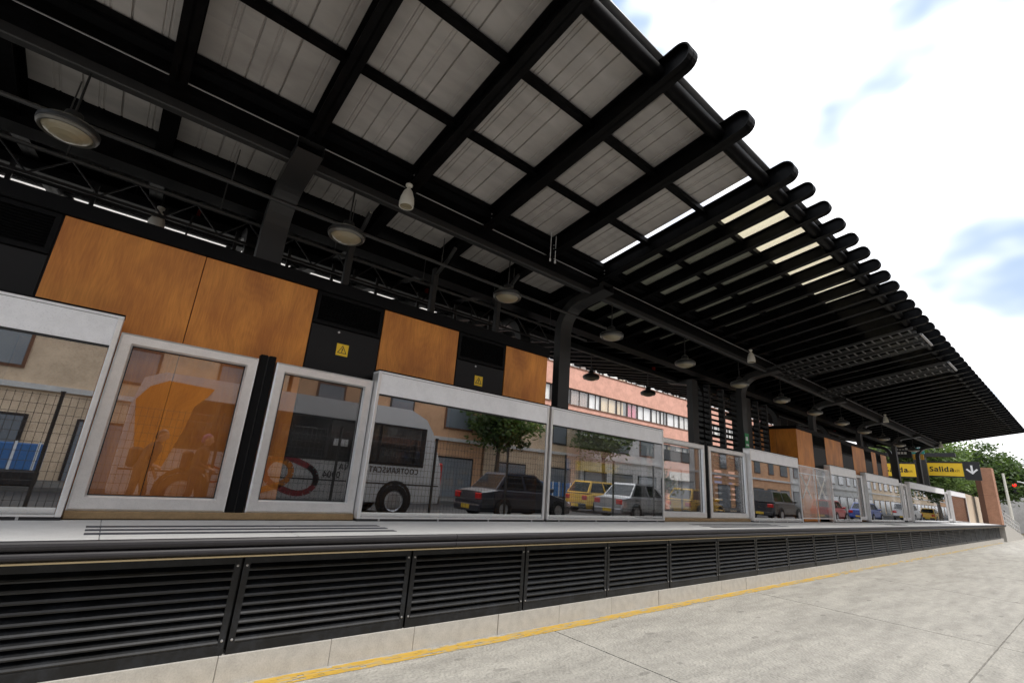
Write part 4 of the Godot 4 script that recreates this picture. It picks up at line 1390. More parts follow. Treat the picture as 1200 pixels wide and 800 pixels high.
# ------------------------------------------------------------------ the street behind the station
func build_rear_street() -> void:
	var r := setting("rear_street")
	bpart("carriageway", Vector3(-60, -0.12, -16.0), Vector3(140, -0.01, -4.9), M.asphalt, r)
	var s := setting("rear_pavement")
	bpart("pavement_slab", Vector3(-60, -0.12, -20.2), Vector3(140, 0.13, -16.0), M.sidewalk, s)
	bpart("kerb_stone", Vector3(-60, -0.12, -15.995), Vector3(140, 0.12, -15.8), M.kerb_concrete, s)
	# salmon apartment building with ribbon windows
	var b := thing("apartment_building", "long salmon-pink apartment building with ribbon windows and coloured curtains", "building", Vector3(14, 0, -20))
	var L := 70.0
	var Y := [0.0, 3.6, 4.7, 5.98, 7.72, 9.0, 10.74, 12.02, 13.76, 15.04, 17.0]
	bpart("wall", Vector3(0, 0, -10), Vector3(L, Y[10], -0.35), M.grey_render, b)
	for k in 5:
		var y0: float = Y[k * 2] if k > 0 else 3.6
		var y1: float = Y[k * 2 + 1] if k > 0 else 4.7
		if k == 0: bpart("spandrel", Vector3(0, 3.6, -0.349), Vector3(L, 4.7, 0), M.pink_render, b)
		else: bpart("spandrel", Vector3(0, y0 - (0.0), -0.349), Vector3(L, y0 + 0.001, 0), M.pink_render, b)
	# spandrel bands between the window rows
	for band: Array in [[5.98, 7.72], [9.0, 10.74], [12.02, 13.76], [15.04, 17.0]]:
		bpart("spandrel", Vector3(0, band[0] + 0.002, -0.348), Vector3(L, band[1] - 0.06, 0.002), M.pink_render, b)
		bpart("sill_course", Vector3(0, band[1] - 0.06, -0.348), Vector3(L, band[1], 0.06), M.brown_shutter, b)
		bpart("head_course", Vector3(0, band[0] - 0.03, -0.348), Vector3(L, band[0] + 0.002, 0.03), M.brown_shutter, b)
	# windows: each with a frame, a pane and a curtain
	var g := RandomNumberGenerator.new()
	g.seed = 5
	for row: Array in [[4.7, 5.95, 0], [7.72, 8.97, 1], [10.74, 11.99, 2], [13.76, 15.01, 3]]:
		var x := 0.0
		var first := true
		while x < L - 2.0:
			var w: float = [1.05, 1.45, 1.75, 2.1][g.randi() % 4]
			if x + w > L: break
			if x > 52.0 and g.randf() < 2.0:
				w = 2.4
			var win := Node3D.new()
			win.name = "window"
			b.add_child(win, true)
			win.position = Vector3(x, row[0], 0)
			var h: float = row[1] - row[0]
			var f := MB.new()
			var t := 0.05
			f.box(Vector3(t * 0.5, h * 0.5, -0.12), Vector3(t, h, 0.1)); f.box(Vector3(w - t * 0.5, h * 0.5, -0.12), Vector3(t, h, 0.1))
			f.box(Vector3(w * 0.5, t * 0.5, -0.12), Vector3(w - 2 * t, t, 0.1)); f.box(Vector3(w * 0.5, h - t * 0.5, -0.12), Vector3(w - 2 * t, t, 0.1))
			f.box(Vector3(w * (0.4 + 0.2 * g.randf()), h * 0.5, -0.12), Vector3(t * 0.8, h - 2 * t, 0.08))
			part("frame", f.mesh(), M.window_frame, win)
			bpart("pane", Vector3(t, t, -0.135), Vector3(w - t, h - t, -0.128), M.clear_glass, win)
			# pleated curtain
			var k := g.randi() % 12
			var cm: Material = M["curtain_%d" % ([0, 1, 4, 0, 4, 2, 1, 4, 0, 3, 5, 4][k])]
			var a := 0.02
			var e := w - 0.02
			if g.randf() < 0.35: e = w * g.randf_range(0.45, 0.8)
			var c := MB.new()
			var nn := int((e - a) / 0.09)
			for q in nn:
				var xa := a + (e - a) * q / nn
				var xb := a + (e - a) * (q + 1) / nn
				var za := -0.24 + 0.03 * (q % 2)
				var zb := -0.24 + 0.03 * ((q + 1) % 2)
				c.quad(Vector3(xa, 0.03, za), Vector3(xb, 0.03, zb), Vector3(xb, h - 0.02, zb), Vector3(xa, h - 0.02, za))
			part("curtain", c.mesh(), cm, win)
			x += w + 0.02
	# shop fronts at street level
	for i in 11:
		var sf := Node3D.new()
		sf.name = "shop_front"
		b.add_child(sf, true)
		sf.position = Vector3(0.6 + i * 6.3, 0.1, 0)
		bpart("fascia", Vector3(0, 2.75, -0.30), Vector3(5.6, 3.5, 0.06), [M.white_render, M.banner_blue, M.sign_yellow, M.cream_render][i % 4], sf)
		bpart("pane", Vector3(0.1, 0.3, -0.2), Vector3(3.6, 2.7, -0.19), M.house_glass, sf)
		bpart("shutter", Vector3(3.7, 0, -0.25), Vector3(5.5, 2.7, -0.12), M.grey_render, sf)
		bpart("pier", Vector3(5.62, -0.1, -0.34), Vector3(6.28, 3.5, 0.0), M.pink_render, sf)
	# white block further along, over the kiosk
	var w := thing("white_building", "pale block with plain windows behind the big timber panels", "building", Vector3(-26, 0, -22))
	bpart("wall", Vector3(0, 0, -9), Vector3(38, 19, 0), M.white_render, w)
	for rr in 5:
		for c in 12:
			var o := bpart("window", Vector3(1.2 + c * 3.1, 2.4 + rr * 3.3, -0.1), Vector3(2.9 + c * 3.1, 3.9 + rr * 3.3, 0.06), M.window_frame, w)
			bpart("glass", Vector3(-0.77, -0.67, 0.082), Vector3(0.77, 0.67, 0.095), M.house_glass, o)
	tree(Vector3(19.0, 0, -8.5), 3.4, 1.5, M.leaf_2, M.leaf_1, 201, "small tree seen through the glass beside the bent column", 3000, 0.10)
	tree(Vector3(58.0, 0, -16.5), 6.6, 2.6, M.leaf_0, M.leaf_3, 221, "small tree on the rear pavement at the far end of the pink building", 5000, 0.13)
	car("taxi", "yellow taxi on the rear street seen through the doors below the louvre screens", "taxi", Vector3(31.5, 0, -10.5), 0.0, M.paint_yellow, 1, "")
	car("taxi", "yellow taxi waiting on the rear street, further along", "taxi", Vector3(48.0, 0, -10.5), 0.0, M.paint_yellow, 1, "")

# ------------------------------------------------------------------ vehicles
func car(called: String, label: String, cat: String, at: Vector3, turn: float, paint: Material, style: int, group: String) -> void:
	# nose towards +X, origin between the wheels. style 0 saloon, 1 hatchback, 2 tall four-by-four
	var t := thing(called, label, cat, at, group, turn)
	t.scale = Vector3(1.06, 1.08, 1.06)
	var L: float = [4.4, 3.7, 4.6][style]
	var H: float = [1.5, 1.48, 1.78][style]
	var hw: float = [0.86, 0.80, 0.92][style]
	var belt := H * 0.61
	var clr: float = [0.20, 0.18, 0.26][style]
	var h := L * 0.5
	# outline of the lower body (top edge) and cabin, rear to nose
	var top := [Vector2(-h, 0.52), Vector2(-h + 0.05, belt - 0.08), Vector2(-h + 0.55, belt), Vector2(0.9, belt - 0.02), Vector2(h - 0.35, belt - 0.20), Vector2(h - 0.05, belt - 0.36), Vector2(h, 0.45)]
	if style == 0: top[2] = Vector2(-h + 0.75, belt + 0.02)
	var body := MB.new()
	var ring := func(x: float, yt: float, k: float) -> Array:
		var w := hw * k
		return [Vector3(x, clr, -w * 0.86), Vector3(x, clr + 0.14, -w * 0.98), Vector3(x, lerpf(clr, yt, 0.62), -w), Vector3(x, yt - 0.03, -w * 0.95), Vector3(x, yt, -w * 0.87), Vector3(x, yt + 0.015, 0), Vector3(x, yt, w * 0.87), Vector3(x, yt - 0.03, w * 0.95), Vector3(x, lerpf(clr, yt, 0.62), w), Vector3(x, clr + 0.14, w * 0.98), Vector3(x, clr, w * 0.86)]
	var rows: Array = []
	for i in top.size():
		var p: Vector2 = top[i]
		rows.append(ring.call(p.x, p.y, [0.86, 0.95, 1.0, 1.0, 0.97, 0.90, 0.80][i]))
	for i in rows.size() - 1:
		for k in 10:
			body.quad(rows[i][k], rows[i][k + 1], rows[i + 1][k + 1], rows[i + 1][k])
	for k in range(1, 9):
		body.tri(rows[0][0], rows[0][k + 1], rows[0][k], Vector3.LEFT, Vector3.LEFT, Vector3.LEFT)
		body.tri(rows[-1][0], rows[-1][k], rows[-1][k + 1], Vector3.RIGHT, Vector3.RIGHT, Vector3.RIGHT)
	part("body", body.mesh(), paint, t)
	# cabin
	var x0: float = [-h + 0.62, -h + 0.10, -h + 0.08][style]
	var x1: float = [-h + 1.22, -h + 0.55, -h + 0.35][style]
	var x2: float = [0.35, 0.25, 0.45][style]
	var x3: float = [1.15, 1.0, 1.15][style]
	var cab := MB.new()
	var wt := hw * 0.70
	var wb := hw * 0.89
	var B := [Vector3(x0, belt - 0.01, 0), Vector3(x3, belt - 0.01, 0)]
	var T := [Vector3(x1, H, 0), Vector3(x2, H, 0)]
	var z := func(p: Vector3, w: float) -> Vector3: return Vector3(p.x, p.y, w)
	cab.quad(z.call(B[0], wb), z.call(B[1], wb), z.call(T[1], wt), z.call(T[0], wt))
	cab.quad(z.call(B[1], -wb), z.call(B[0], -wb), z.call(T[0], -wt), z.call(T[1], -wt))
	cab.quad(z.call(T[0], wt), z.call(T[1], wt), z.call(T[1], -wt), z.call(T[0], -wt))
	cab.quad(z.call(B[1], wb), z.call(B[1], -wb), z.call(T[1], -wt), z.call(T[1], wt))
	cab.quad(z.call(B[0], -wb), z.call(B[0], wb), z.call(T[0], wt), z.call(T[0], -wt))
	part("roof", cab.mesh(), paint, t)
	# windows, a little proud of the cabin
	for s: float in [-1.0, 1.0]:
		for k in 2:
			var u0 := 0.06 + k * 0.47
			var u1 := 0.48 + k * 0.44
			var pt := func(u: float, v: float) -> Vector3:
				var bx := lerpf(x0, x3, u)
				var tx := lerpf(x1, x2, u)
				return Vector3(lerpf(bx, tx, v), lerpf(belt, H, v), s * (lerpf(wb, wt, v) + 0.008))
			var m := MB.new()
			if s > 0: m.quad(pt.call(u0, 0.08), pt.call(u1, 0.08), pt.call(u1, 0.86), pt.call(u0, 0.86))
			else: m.quad(pt.call(u1, 0.08), pt.call(u0, 0.08), pt.call(u0, 0.86), pt.call(u1, 0.86))
			part("side_window", m.mesh(), M.car_glass, t)
			bpart("door_handle", Vector3(lerpf(x0, x3, u0 + 0.05), belt - 0.14, s * hw * 0.975), Vector3(lerpf(x0, x3, u0 + 0.05) + 0.18, belt - 0.11, s * (hw * 0.975 + 0.03)), M.bumper_grey, t)
		bpart("mirror", Vector3(x3 - 0.25, belt + 0.02, s * hw * 0.90), Vector3(x3 - 0.08, belt + 0.16, s * (hw * 0.90 + 0.17)), paint, t, 0.03)
	for e in 2:
		var b: Vector3 = B[e]
		var tp: Vector3 = T[e]
		var dx := -0.008 if e == 0 else 0.008
		var m := MB.new()
		var q := [Vector3(lerpf(b.x, tp.x, 0.1) + dx, lerpf(b.y, H, 0.1), -wb * 0.9), Vector3(lerpf(b.x, tp.x, 0.1) + dx, lerpf(b.y, H, 0.1), wb * 0.9), Vector3(lerpf(b.x, tp.x, 0.88) + dx, lerpf(b.y, H, 0.88), wt * 0.93), Vector3(lerpf(b.x, tp.x, 0.88) + dx, lerpf(b.y, H, 0.88), -wt * 0.93)]
		if e == 0: m.quad(q[0], q[1], q[2], q[3])
		else: m.quad(q[1], q[0], q[3], q[2])
		part("rear_window" if e == 0 else "windscreen", m.mesh(), M.car_glass, t)
	# lamps, bumpers, plate
	for s: float in [-1.0, 1.0]:
		bpart("tail_light", Vector3(-h - 0.012, belt - 0.32, s * hw * 0.52), Vector3(-h + 0.14, belt - 0.12, s * hw * 0.90), M.tail_red, t, 0.02)
		bpart("headlight", Vector3(h - 0.16, belt - 0.46, s * hw * 0.48), Vector3(h + 0.01, belt - 0.30, s * hw * 0.80), M.head_lamp, t, 0.02)
	bpart("bumper", Vector3(-h - 0.05, clr, -hw * 0.86), Vector3(-h + 0.1, clr + 0.24, hw * 0.86), paint if style == 0 else M.bumper_grey, t, 0.04)
	bpart("bumper", Vector3(h - 0.1, clr, -hw * 0.78), Vector3(h + 0.05, clr + 0.22, hw * 0.78), M.bumper_grey, t, 0.04)
	bpart("number_plate", Vector3(-h - 0.06, clr + 0.08, -0.24), Vector3(-h - 0.052, clr + 0.22, 0.24), M.plate_yellow, t)
	wheels(t, [-L * 0.29, L * 0.31], 0.31 if style < 2 else 0.36, hw - 0.07, 0.21)

func wheels(t: Node3D, xs: Array, r: float, z: float, w: float) -> void:
	var ty := MB.new()
	ty.lathe([Vector2(r * 0.62, -w * 0.5), Vector2(r * 0.94, -w * 0.5), Vector2(r, -w * 0.36), Vector2(r, w * 0.36), Vector2(r * 0.94, w * 0.5), Vector2(r * 0.62, w * 0.5)], 22, Vector3.ZERO, Basis(Vector3.RIGHT, PI / 2))
	var rm := MB.new()
	rm.lathe([Vector2(0.0, -w * 0.40), Vector2(r * 0.22, -w * 0.44), Vector2(r * 0.55, -w * 0.38), Vector2(r * 0.63, -w * 0.48), Vector2(r * 0.63, w * 0.48), Vector2(r * 0.55, w * 0.38), Vector2(r * 0.22, w * 0.44), Vector2(0.0, w * 0.40)], 18, Vector3.ZERO, Basis(Vector3.RIGHT, PI / 2))
	var tm := ty.mesh()
	var rmm := rm.mesh()
	for x: float in xs:
		for s: float in [-1.0, 1.0]:
			var n := part("wheel", tm, M.tyre, t, Vector3(x, r, s * z))
			part("rim", rmm, M.rim_alloy, n)
			# dark wheel well round the tyre
			var a := MB.new()
			a.lathe([Vector2(r * 0.97, -0.006), Vector2(r * 1.18, -0.006), Vector2(r * 1.18, 0.006), Vector2(r * 0.97, 0.006)], 20, Vector3.ZERO, Basis(Vector3.RIGHT, PI / 2))
			part("wheel_well", a.mesh(), M.gasket, t, Vector3(x, r * 1.04, s * (z + w * 0.5 - 0.022)))

func bus() -> void:
	# parked beyond the fence; its side towards the station is -Z; tail towards +X
	var t := thing("city_bus", "white bus with red and orange loops, mirrored in the door glass", "bus", Vector3(4.45, YR, 7.85))
	var H := 3.35
	var h := 4.3
	var w := 1.25
	var out := PackedVector2Array()
	# side outline: x along the bus, y up, rounded tail top
	out.append_array([Vector2(-h, 0.45), Vector2(h - 0.05, 0.45), Vector2(h, 0.9), Vector2(h - 0.08, 1.6), Vector2(h - 0.5, 2.7), Vector2(h - 0.8, 3.1), Vector2(h - 1.4, H), Vector2(-h + 0.5, H), Vector2(-h + 0.1, 3.15), Vector2(-h, 2.6)])
	var m := MB.new()
	m.prism(out, w * 2, Transform3D(Basis.IDENTITY, Vector3(0, 0, w)))
	part("body", m.mesh(), M.paint_white, t)
	# window band and panes on both sides
	for s: float in [-1.0, 1.0]:
		bpart("window_band", Vector3(-h + 0.25, 1.55, s * w), Vector3(h - 0.75, 2.80, s * (w + 0.012)), M.gasket, t)
		for k in 5: bpart("side_window", Vector3(-h + 0.35 + k * 1.48, 1.62, s * (w + 0.0122)), Vector3(-h + 1.73 + k * 1.48, 2.74, s * (w + 0.022)), M.car_glass, t)
		bpart("skirt_line", Vector3(-h + 0.1, 0.98, s * w), Vector3(h - 0.1, 1.02, s * (w + 0.006)), M.graphic_dark, t)
	# tail lights, rear panel
	for s: float in [-1.0, 1.0]: bpart("tail_light", Vector3(h - 0.06, 0.75, s * 0.9), Vector3(h + 0.03, 1.75, s * 1.22), M.tail_red, t, 0.03)
	bpart("bumper", Vector3(h - 0.1, 0.42, -1.2), Vector3(h + 0.08, 0.72, 1.2), M.bumper_grey, t, 0.05)
	# looped ribbons painted on the side
	for e: Array in [["graphic_red", -0.40, 0.60, 1.0], ["graphic_orange", -1.05, 0.54, -1.0], ["graphic_red", -2.35, 0.26, 1.0], ["graphic_orange", -2.6, 0.24, -1.0]]:
		var g := MB.new()
		var pts: Array[Vector3] = []
		var R: float = e[2]
		for k in 29:
			var th := -0.4 + TAU * k / 24.0
			var rr := R * (1.0 + 0.22 * cos(2.0 * th + 0.8))
			pts.append(Vector3(e[1] + rr * cos(th) * e[3], 0.95 + R * 0.2 + rr * sin(th) * 0.85, -w - 0.006))
		var bw := 0.08 if R > 0.4 else 0.025
		for k in pts.size() - 1:
			var d := (pts[k + 1] - pts[k]).normalized()
			var q := Vector3(-d.y, d.x, 0) * bw
			g.quad(pts[k] + q, pts[k + 1] + q, pts[k + 1] - q, pts[k] - q)
		part("ribbon_graphic", g.mesh(), M[e[0]], t)
	text_part("lettering", "COOTRANSCATALUÑA", 0.24, M.graphic_dark, t, Vector3(2.15, 1.40, -w - 0.008), Basis(Vector3.UP, PI), 0.004)
	text_part("lettering", "0904", 0.24, M.graphic_dark, t, Vector3(0.72, 1.16, -w - 0.008), Basis(Vector3.UP, PI), 0.004)
	bpart("route_plate", Vector3(0.62, 2.0, -w - 0.030), Vector3(1.05, 2.2, -w - 0.024), M.sign_white, t)
	var of := MB.new()
	var op := PackedVector2Array([Vector2(h - 0.35, 1.1), Vector2(h - 0.9, 1.1), Vector2(h - 1.15, 2.0), Vector2(h - 1.25, 2.6), Vector2(h - 1.5, 2.9), Vector2(h - 1.6, 3.1), Vector2(h - 0.6, 3.15), Vector2(h - 0.25, 2.95), Vector2(h - 0.05, 2.6)])
	op.reverse()
	of.prism(op, 0.02, Transform3D(Basis(Vector3.LEFT, Vector3.UP, Vector3.FORWARD), Vector3(0, 0, -w - 0.026)))
	part("orange_flank", of.mesh(), M.graphic_orange, t)
	wheels(t, [-2.9, 2.65], 0.5, w - 0.12, 0.3)

# ------------------------------------------------------------------ people: one smooth body each, meshed from tapered limbs
func limb(p: Vector3, a: Vector3, b: Vector3, ra: float, rb: float) -> float:
	var ab := b - a
	var t := clampf((p - a).dot(ab) / ab.length_squared(), 0.0, 1.0)
	return (p - a - ab * t).length() - lerpf(ra, rb, t)

func field(p: Vector3, bones: Array) -> float:
	var d := 9.0
	for b: Array in bones:
		var e := limb(p, b[0], b[1], b[2], b[3])
		var k := 0.035
		var hh := clampf(0.5 + 0.5 * (d - e) / k, 0.0, 1.0)
		d = lerpf(d, e, hh) - k * hh * (1.0 - hh)
	return d

func blob(bones: Array, cell: float) -> ArrayMesh:
	var lo := Vector3(9, 9, 9)
	var hi := -lo
	for b: Array in bones:
		var r: float = maxf(b[2], b[3]) + cell * 2
		lo = lo.min(b[0] - Vector3.ONE * r).min(b[1] - Vector3.ONE * r)
		hi = hi.max(b[0] + Vector3.ONE * r).max(b[1] + Vector3.ONE * r)
	var n := Vector3i(((hi - lo) / cell).ceil()) + Vector3i.ONE
	var val := PackedFloat32Array()
	val.resize(n.x * n.y * n.z)
	var i := 0
	for z in n.z:
		for y in n.y:
			for x in n.x:
				val[i] = field(lo + Vector3(x, y, z) * cell, bones)
				i += 1
	var vid := {}
	var verts: Array[Vector3] = []
	var nor: Array[Vector3] = []
	var m := MB.new()
	for z in n.z - 1:
		for y in n.y - 1:
			for x in n.x - 1:
				var b := x + n.x * (y + n.y * z)
				var inside := 0
				for k in 8:
					if val[b + (k & 1) + n.x * ((k >> 1) & 1) + n.x * n.y * (k >> 2)] < 0.0: inside += 1
				if inside == 0 or inside == 8: continue
				var p := lo + (Vector3(x, y, z) + Vector3.ONE * 0.5) * cell
				for it in 2:
					var e := 0.006
					var f := field(p, bones)
					var g := Vector3(field(p + Vector3(e, 0, 0), bones) - f, field(p + Vector3(0, e, 0), bones) - f, field(p + Vector3(0, 0, e), bones) - f) / e
					if g.length() > 0.1: p -= g.normalized() * f
					if it == 1: nor.append(g.normalized())
				vid[b] = verts.size()
				verts.append(p)
	for z in range(1, n.z - 1):
		for y in range(1, n.y - 1):
			for x in range(1, n.x - 1):
				var b := x + n.x * (y + n.y * z)
				for ax in 3:
					var st: int = [1, n.x, n.x * n.y][ax]
					var u: int = [n.x, n.x * n.y, 1][ax]
					var w: int = [n.x * n.y, 1, n.x][ax]
					var s0 := val[b] < 0.0
					if s0 == (val[b + st] < 0.0): continue
					var c := [b, b - u, b - u - w, b - w]
					var ok := true
					for q: int in c: ok = ok and vid.has(q)
					if not ok: continue
					var a0: int = vid[c[0]]
					var a1: int = vid[c[1]]
					var a2: int = vid[c[2]]
					var a3: int = vid[c[3]]
					if s0:
						m.tri(verts[a0], verts[a1], verts[a2], nor[a0], nor[a1], nor[a2]); m.tri(verts[a0], verts[a2], verts[a3], nor[a0], nor[a2], nor[a3])
					else:
						m.tri(verts[a0], verts[a2], verts[a1], nor[a0], nor[a2], nor[a1]); m.tri(verts[a0], verts[a3], verts[a2], nor[a0], nor[a3], nor[a2])
	return m.mesh()

func person(at: Vector3, turn: float, label: String, coat: Color, cap: Material, lean: float) -> void:
	var t := thing("person", label, "person", at, "people mirrored in the door glass", turn)
	t.scale = Vector3(1.12, 1.05, 1.12)
	var V := func(x: float, y: float, z: float) -> Vector3: return Vector3(x, y, z + lean * maxf(0.0, y - 0.9))
	# faces +Z; one leg forward
	var bones := [
		[V.call(-0.10, 0.06, 0.14), V.call(-0.10, 0.05, 0.24), 0.045, 0.04], [V.call(0.10, 0.06, -0.18), V.call(0.10, 0.05, -0.08), 0.045, 0.04],
		[V.call(-0.10, 0.07, 0.14), V.call(-0.10, 0.48, 0.10), 0.042, 0.058], [V.call(-0.10, 0.48, 0.10), V.call(-0.09, 0.92, 0.0), 0.06, 0.088],
		[V.call(0.10, 0.07, -0.18), V.call(0.10, 0.48, -0.02), 0.042, 0.058], [V.call(0.10, 0.48, -0.02), V.call(0.09, 0.92, 0.0), 0.06, 0.088],
		[V.call(-0.08, 0.95, 0), V.call(0.08, 0.95, 0), 0.11, 0.11], [V.call(0, 0.98, 0), V.call(0, 1.18, 0), 0.125, 0.13],
		[V.call(-0.08, 1.32, 0), V.call(0.08, 1.32, 0), 0.115, 0.115], [V.call(0, 1.15, 0), V.call(0, 1.34, 0), 0.14, 0.13], [V.call(-0.15, 1.40, 0), V.call(0.15, 1.40, 0), 0.06, 0.06],
		[V.call(0, 1.40, 0), V.call(0, 1.50, 0.02), 0.055, 0.052],
		[V.call(-0.19, 1.39, 0), V.call(-0.24, 1.12, -0.03), 0.052, 0.042], [V.call(-0.24, 1.12, -0.03), V.call(-0.21, 0.90, 0.14), 0.04, 0.03],
		[V.call(0.19, 1.39, 0), V.call(0.24, 1.12, 0.02), 0.052, 0.042], [V.call(0.24, 1.12, 0.02), V.call(0.20, 1.02, 0.22), 0.04, 0.03]]
	var bm := blob(bones, 0.026)
	var ar := bm.surface_get_arrays(0)
	var vs: PackedVector3Array = ar[Mesh.ARRAY_VERTEX]
	var cl := PackedColorArray()
	for q in vs: cl.append(coat if q.y > 0.98 else (Color(0.018, 0.02, 0.03) if q.y > 0.12 else Color(0.012, 0.011, 0.01)))
	ar[Mesh.ARRAY_COLOR] = cl
	var am := ArrayMesh.new()
	am.add_surface_from_arrays(Mesh.PRIMITIVE_TRIANGLES, ar)
	part("body", am, M.clothing, t)
	var hd := [[V.call(0, 1.50, 0.01), V.call(0, 1.56, 0.02), 0.05, 0.05], [V.call(0, 1.57, 0.045), V.call(0, 1.58, 0.05), 0.062, 0.06], [V.call(0, 1.64, 0.01), V.call(0, 1.66, 0.02), 0.088, 0.085], [V.call(0, 1.62, 0.105), V.call(0, 1.595, 0.125), 0.012, 0.014], [V.call(-0.092, 1.62, 0.01), V.call(-0.095, 1.60, 0.0), 0.012, 0.01], [V.call(0.092, 1.62, 0.01), V.call(0.095, 1.60, 0.0), 0.012, 0.01]]
	part("head", blob(hd, 0.014), M.skin, t)
	var hr := [[V.call(0, 1.675, -0.01), V.call(0, 1.68, 0.0), 0.088, 0.088], [V.call(0, 1.60, -0.05), V.call(0, 1.65, -0.03), 0.06, 0.075]]
	part("hair", blob(hr, 0.02), cap, t)
	for s: float in [-1.0, 1.0]:
		var wr: Vector3 = V.call(-0.21, 0.90, 0.14) if s < 0 else V.call(0.20, 1.02, 0.22)
		var fw := Vector3(0, -0.85, 0.5).normalized() if s < 0 else Vector3(0, -0.25, 0.95).normalized()
		var sd := Vector3.RIGHT
		var hb := [[wr, wr + fw * 0.08, 0.026, 0.028]]
		for k in 4:
			var o := wr + fw * 0.085 + sd * (k - 1.5) * 0.019
			var ln: float = [0.045, 0.052, 0.05, 0.038][k]
			hb.append([o, o + fw * ln + Vector3(0, -0.012, 0), 0.0085, 0.0075])
			hb.append([o + fw * ln + Vector3(0, -0.012, 0), o + fw * (ln + 0.022) + Vector3(0, -0.03, 0), 0.0075, 0.0065])
		hb.append([wr + fw * 0.03 - sd * s * 0.025, wr + fw * 0.07 - sd * s * 0.05, 0.011, 0.009])
		part("hand", blob(hb, 0.009), M.skin, t)
	# shoulder bag
	var bg := MB.new()
	bg.cbox(V.call(-0.02, 1.15, -0.24), Vector3(0.30, 0.42, 0.17), 0.05)
	part("backpack", bg.mesh(), M.cloth_dark, t)

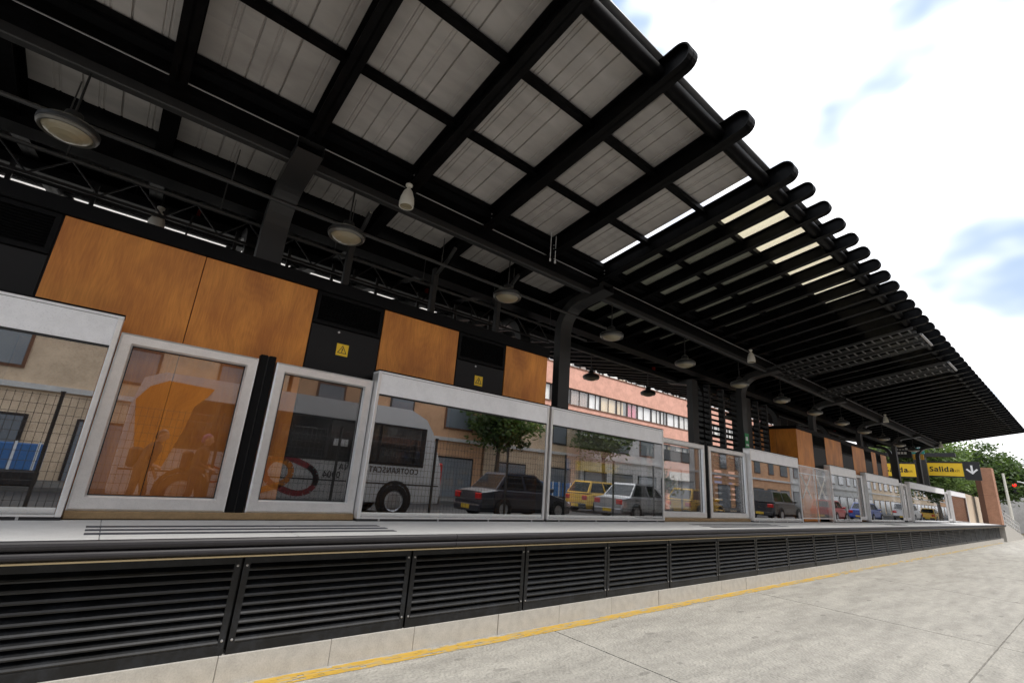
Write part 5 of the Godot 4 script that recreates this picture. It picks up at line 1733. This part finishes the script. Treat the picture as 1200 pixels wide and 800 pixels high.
# ------------------------------------------------------------------ the street across the busway, mirrored in the glass
func build_front_street() -> void:
	var r := setting("opposite_road")
	bpart("carriageway", Vector3(-60, -0.12, 5.99), Vector3(240, YR, 13.0), M.asphalt, r)
	var k := setting("opposite_kerb")
	for i in 70: bpart("kerb_stone", Vector3(-40 + i * 2.0, -0.1, 5.34), Vector3(-38.01 + i * 2.0, YR + 0.06, 5.985), M.basalt_kerb, k, 0.02)
	var s := setting("opposite_pavement")
	bpart("pavement_slab", Vector3(-60, -0.12, 13.0), Vector3(240, YR + 0.14, 17.0), M.sidewalk, s)
	# welded mesh fence, one thing per bay
	var nb := 0
	var names := ["first", "second", "third", "fourth", "fifth", "sixth", "seventh", "eighth", "ninth", "tenth"]
	var wire := MB.new()
	for i in 25: wire.tube([Vector3(i * 0.12, 0.05, 0), Vector3(i * 0.12, 2.35, 0)], 0.0045, 4, -1.0, false)
	for j in 13: wire.tube([Vector3(0, 0.1 + j * 0.185, 0.006), Vector3(2.95, 0.1 + j * 0.185, 0.006)], 0.0045, 4, -1.0, false)
	var wm := wire.mesh()
	for i in 10:
		var f := thing("mesh_fence", "dark welded wire fence panel, %s bay opposite the station, mirrored in the glass" % names[i], "fence", Vector3(-4.0 + i * 3.0, YR + 0.06, 5.90), "wire fence bays across the busway")
		var m := MB.new()
		m.box(Vector3(0, 1.2, 0), Vector3(0.06, 2.4, 0.06))
		m.box(Vector3(0, 2.415, 0), Vector3(0.08, 0.03, 0.08))
		part("post", m.mesh(), M.fence_wire, f)
		var w := part("wire_mesh", wm, M.fence_wire, f, Vector3(0.03, 0, 0))
		w.set_meta("kind", "stuff")
	for i in 6:
		var hb := thing("site_barrier", "blue plastic barrier on the opposite pavement, %s of six along the road" % names[i], "barrier", Vector3(-9.0 + (i if i < 3 else i + 8) * 2.55, YR + 0.14, 13.4), "blue barriers across the busway")
		bpart("panel", Vector3(0, 0.45, -0.04), Vector3(2.4, 1.25, 0.04), M.banner_blue, hb, 0.03)
		bpart("panel", Vector3(0, 0.0, -0.25), Vector3(2.4, 0.44, 0.25), M.gasket, hb, 0.04)
		for u in 5: bpart("upright", Vector3(0.1 + u * 0.52, 0.46, -0.07), Vector3(0.16 + u * 0.52, 1.3, -0.042), M.sign_white, hb)
	bus()
	car("parked_car", "dark navy saloon car mirrored in the glass below the warning signs", "car", Vector3(12.7, YR, 7.3), 0.0, M.paint_navy, 0, "cars on the opposite road")
	car("parked_car", "silver saloon car mirrored in the glass beside the bent column", "car", Vector3(20.7, YR, 7.3), 0.0, M.paint_silver, 0, "cars on the opposite road")
	car("parked_car", "black tall family car mirrored in the screen by the braces", "car", Vector3(36.8, YR, 7.3), 0.0, M.paint_black, 2, "cars on the opposite road")
	car("parked_car", "red hatchback mirrored in the screen in front of the second kiosk", "car", Vector3(48.0, YR, 7.4), 0.0, M.paint_red, 1, "cars on the opposite road")
	car("parked_car", "blue saloon mirrored in the fifth glass screen", "car", Vector3(58.0, YR, 7.4), 0.0, M.paint_blue, 0, "cars on the opposite road")
	car("parked_car", "white tall family car mirrored in the long glass screen", "car", Vector3(74.0, YR, 7.4), 0.0, M.paint_white, 2, "cars on the opposite road")
	car("taxi", "yellow taxi mirrored in the long glass screen", "taxi", Vector3(86.0, YR, 7.4), 0.0, M.paint_yellow, 1, "taxis on the opposite road")
	car("taxi", "yellow taxi mirrored behind the silver saloon", "taxi", Vector3(21.5, YR, 10.4), 0.0, M.paint_yellow, 1, "taxis on the opposite road")
	car("taxi", "yellow taxi mirrored in the doors below the louvre screens", "taxi", Vector3(27.2, YR, 7.5), 0.0, M.paint_yellow, 1, "taxis on the opposite road")
	person(Vector3(1.66, YR + 0.08, 5.62), 1.9, "person in brown with a backpack and dark purple cap, mirrored in the timber-backed door", Color(0.09, 0.05, 0.03), M.cloth_purple, 0.10)
	person(Vector3(0.62, YR + 0.08, 5.66), 2.0, "person in dark clothes leaning forward, mirrored in the timber-backed door", Color(0.035, 0.03, 0.03), M.hair, 0.30)
	# buildings across the street
	var defs := [[-30.0, -6.0, 13.0, M.white_render, "white house front across the busway, mirrored at the platform's near end"], [-5.8, 6.0, 9.5, M.cream_render, "cream house front with brown shutters, mirrored in the screen by the first door"], [6.2, 18.0, 11.0, M.orange_render, "orange house front with brown shutters, mirrored above the bus"], [18.2, 27.0, 8.5, M.cream_render, "low cream house front, mirrored above the dark saloon"], [27.2, 44.0, 12.0, M.white_render, "white house front with dark windows, mirrored beside the bent column"], [44.2, 66.0, 10.0, M.orange_render, "wide orange house front mirrored in the far screens"], [66.2, 100.0, 14.0, M.white_render, "tall white house front mirrored at the far end"], [100.2, 150.0, 13.0, M.cream_render, "long cream house front beyond the far end of the busway"], [150.2, 230.0, 15.0, M.orange_render, "very distant orange house front beyond the busway"]]
	for d: Array in defs:
		var b := thing("house_front", d[4], "house", Vector3(d[0], YR, 17.0), "houses across the busway")
		var L: float = d[1] - d[0]
		var H: float = d[2]
		bpart("wall", Vector3(0, -0.3, 0), Vector3(L, H, 9.0), d[3], b)
		bpart("cornice", Vector3(-0.05, H, -0.3), Vector3(L + 0.05, H + 0.3, 9.0), M.grey_render, b)
		var n := int(L / 3.2)
		for row in int(H / 3.1):
			for c in n:
				var x := L * (c + 0.5) / n
				var y0 := 0.05 if row == 0 else row * 3.1 + 0.9
				var y1 := 2.4 if row == 0 else row * 3.1 + 2.4
				var hw := (0.75 if (row + c) % 3 else 1.05) if row > 0 else 1.3
				var w := bpart("window" if row > 0 else "shop_door", Vector3(x - hw, y0, -0.05), Vector3(x + hw, y1, 0.1), M.gasket if row == 0 else (M.brown_shutter if (c + row) % 2 else M.window_frame), b)
				bpart("glass", Vector3(-hw + 0.1, -(y1 - y0) * 0.5 + 0.1, -0.095), Vector3(hw - 0.1, (y1 - y0) * 0.5 - 0.1, -0.08), M.house_glass, w)
			if row > 0: bpart("string_course", Vector3(-0.02, row * 3.1 + 0.2, -0.12), Vector3(L + 0.02, row * 3.1 + 0.4, 0.0), M.white_render, b)
	tree(Vector3(27.0, YR, 14.6), 7.0, 2.8, M.leaf_2, M.leaf_1, 301, "leafy tree across the busway, mirrored beside the bent column", 4500, 0.15)
	tree(Vector3(17.5, YR, 14.8), 6.4, 2.4, M.leaf_0, M.leaf_3, 321, "tree across the busway, mirrored above the dark saloon", 4500, 0.15)
